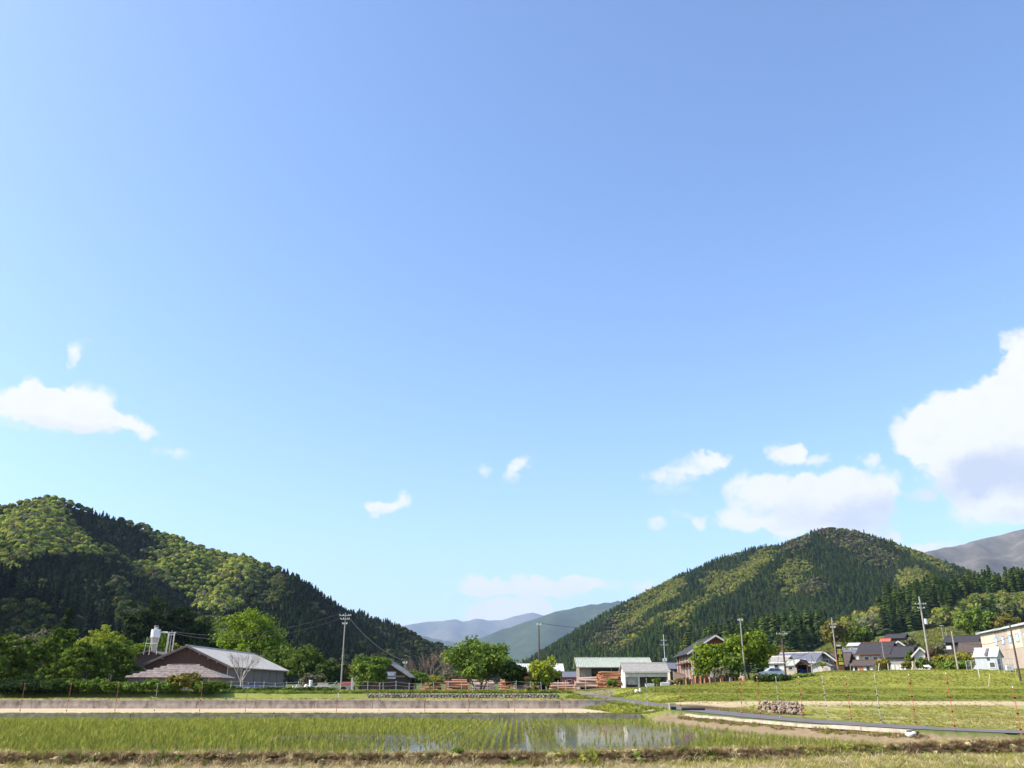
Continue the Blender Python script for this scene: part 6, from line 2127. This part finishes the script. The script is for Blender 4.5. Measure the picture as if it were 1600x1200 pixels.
# dry grass of the foreground
x, y, r = spread(30000, -17, 17, 15.5, 26, 61)
d = y - np.interp(x, LEV_X, LEV_Y)
ok = (d < -.75) & (np.abs(x) < .62 * y + .6)
x, y = x[ok], y[ok]
n = len(x)
g = fbm(x * .35, y * .35, 11)
tint = tinted(n, [STRAW, STRAW_P, DRYB], [.5, .34, .16], r)
gr = (r.random(n) < .10 + .5 * sm(.5, .64, g) + .35 * sm(4, 11, x))
tint[gr] = tinted(int(gr.sum()), [GRN_Y, GRN], [.6, .4], r)
scatter('dry_grass', np.stack([x, y, hgt(x, y) - .01], 1), r.uniform(.45, 1.0, n), r.uniform(0, 6.28, n), tint, GRASS, 'pale dry grass with green blades in the near field', r.integers(0, 3, n))

# rough grass and clods on the levee
x, y, r = spread(60000, -20, 24, 19, 30, 62)
d = y - np.interp(x, LEV_X, LEV_Y)
ok = (d > -.95) & (d < .72) & (np.abs(x) < .62 * y + .6)
x, y, d = x[ok], y[ok], d[ok]
n = len(x)
face = d < -.18
tint = tinted(n, [STRAW, DRYB, (.33, .25, .13), GRN_Y], [.34, .28, .26, .12], r, .25)
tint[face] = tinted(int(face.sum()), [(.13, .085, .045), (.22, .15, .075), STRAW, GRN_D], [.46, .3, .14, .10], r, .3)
gg = fbm(x * .6, y * .2, 19)
gsel = (gg > .6) & (r.random(n) < .5)
tint[gsel] = tinted(int(gsel.sum()), [GRN, GRN_Y], [.5, .5], r)
idx = np.where(r.random(n) < np.where(face, .34, .22), r.integers(3, 5, n), r.integers(0, 3, n))
sc = np.where(idx >= 3, r.uniform(.08, .30, n), r.uniform(.35, .85, n))
keep = r.random(n) < .62
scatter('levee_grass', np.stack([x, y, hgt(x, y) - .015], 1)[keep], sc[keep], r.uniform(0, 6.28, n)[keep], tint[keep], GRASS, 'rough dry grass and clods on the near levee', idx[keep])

# grass along the low wall, the long wall, the yard edge
P_, S_, T_, I_ = [], [], [], []


def band(n, x0, x1, y0, y1, seed, cols, p, s0, s1, cond=None):
    x, y, r = spread(n, x0, x1, y0, y1, seed)
    ok = (np.abs(x) < .62 * y + 3)
    if cond is not None:
        ok &= cond(x, y, r)
    x, y = x[ok], y[ok]
    m_ = len(x)
    P_.append(np.stack([x, y, hgt(x, y) - .02], 1))
    S_.append(r.uniform(s0, s1, m_))
    T_.append(tinted(m_, cols, p, r, .22) * (.72 + .56 * fbm(x * .11, y * .22, 91))[:, None])
    I_.append(r.integers(0, 3, m_))


band(9000, -42, 10, 59.2, 60.6, 63, [GRN, GRN_Y, (.34, .28, .11)], [.45, .35, .2], .25, .55, lambda x, y, r: (y < 59.7 + .8 * fbm(x * .3, y, 3)) & (x < road_x(y) - 1.6))
band(6000, -56, 8, 76.6, 84.9, 64, [STRAW, GRN_Y, GRN], [.45, .3, .25], .2, .45, lambda x, y, r: x < road_x(y) - 1.6)
band(11000, -62, 6, 86.2, 96, 65, [GRN, GRN_Y, GRN_D], [.3, .2, .5], .5, 1.5, lambda x, y, r: (x < road_x(y) - 1.8) & (y > 86.5))
band(1400, -56, 8, 75.95, 76.25, 66, [GRN_D, GRN, DRYB], [.4, .3, .3], .3, .9, lambda x, y, r: (x < 7) & (fbm(x * .5, y, 8) > .5))
band(2600, 4, 13, 60, 96, 67, [GRN, GRN_Y, GRN_D], [.4, .4, .2], .5, 1.2, lambda x, y, r: (x < road_x(y) - 1.5) & (x > road_x(y) - 4.5))
band(6000, 8, 16, 28, 57, 68, [(.32, .25, .12), GRN, DRYB], [.45, .3, .25], .35, .8, lambda x, y, r: (np.abs(x - road_x(y) + KERB_OFF + .42) < .26) & (fbm(x, y * .6, 5) > .42))
scatter('terrace_grass', np.concatenate(P_), np.concatenate(S_), np.random.default_rng(1).uniform(0, 6.28, sum(map(len, P_))), np.concatenate(T_), TURF, 'green grass on the terrace edges left of the road', np.concatenate(I_))

P_, S_, T_, I_ = [], [], [], []
east = lambda x, y: x - road_x(y)
yw_ = lambda x, y: y + (fbm(x * .055, y * .02, 29) - .5) * 9 * sm(61, 70, y)
bare = lambda x, y: (y > 61) & (yw_(x, y) < 74.8) & (x > 11.8)
band(30000, 9, 60, 30, 76, 71, [GRN_Y, GRN, (.40, .33, .15), (.30, .27, .10)], [.38, .16, .26, .2], .22, .5, lambda x, y, r: (east(x, y) > 1.6) & ~(bare(x, y) & (r.random(len(x)) < .93)) & (fbm(x * .3, y * .3, 31) > .33))
band(26000, 6, 80, 74.5, 127, 72, [GRN_Y, GRN, (.26, .27, .055), GRN_D], [.5, .16, .32, .02], .22, .48, lambda x, y, r: (east(x, y) > 1.6))
band(14000, 6, 80, 70, 83, 73, [GRN_D, GRN, GRN_Y], [.3, .4, .3], .3, .6, lambda x, y, r: (east(x, y) > 1.6) & (np.abs(yw_(x, y) - 76.6) < 1.9) & (fbm(x * .25, y * .3, 6) > .42))
band(14000, 6, 80, 86, 100, 74, [GRN_D, GRN, GRN_Y], [.3, .4, .3], .3, .65, lambda x, y, r: (east(x, y) > 1.6) & (np.abs(yw_(x, y) - 93.5) < 2.1) & (fbm(x * .25, y * .3, 7) > .42))
band(9000, 6, 85, 108, 127, 75, [GRN_D, GRN, GRN_Y], [.12, .35, .53], .3, .7, lambda x, y, r: (east(x, y) > 1.6))
scatter('bank_grass', np.concatenate(P_), np.concatenate(S_), np.random.default_rng(2).uniform(0, 6.28, sum(map(len, P_))), np.concatenate(T_), TURF, 'yellow green grass on the stepped banks right of the road', np.concatenate(I_))
P_, S_, T_, I_ = [], [], [], []
band(14000, 62, 200, 200, 380, 76, [GRN, GRN_Y, (.30, .26, .12), GRN_D], [.3, .2, .3, .2], 2.0, 5.0)
scatter('hill_terrace_grass', np.concatenate(P_), np.concatenate(S_), np.random.default_rng(3).uniform(0, 6.28, len(P_[0])), np.concatenate(T_), TURF, 'rough grass on the terraced fields above the village', np.concatenate(I_))

# ---------------------------------------------------------------- the air
def haze(density):
    mb = MB().box(-16900, 16900, -190, 23400, -8.0, 2300.0)
    m_ = bpy.data.materials.new('valley_air')
    m_.use_nodes = True
    nt = m_.node_tree
    nt.nodes.clear()
    o_ = nt.nodes.new('ShaderNodeOutputMaterial')
    v = nt.nodes.new('ShaderNodeVolumePrincipled')
    v.inputs['Color'].default_value = (.56, .74, 1.0, 1)
    v.inputs['Density'].default_value = density
    v.inputs['Anisotropy'].default_value = 0.0
    nt.links.new(v.outputs[0], o_.inputs['Volume'])
    kind(mb.build('haze', m_), 'stuff', 'thin blue haze filling the valley')


haze(0.38e-4)
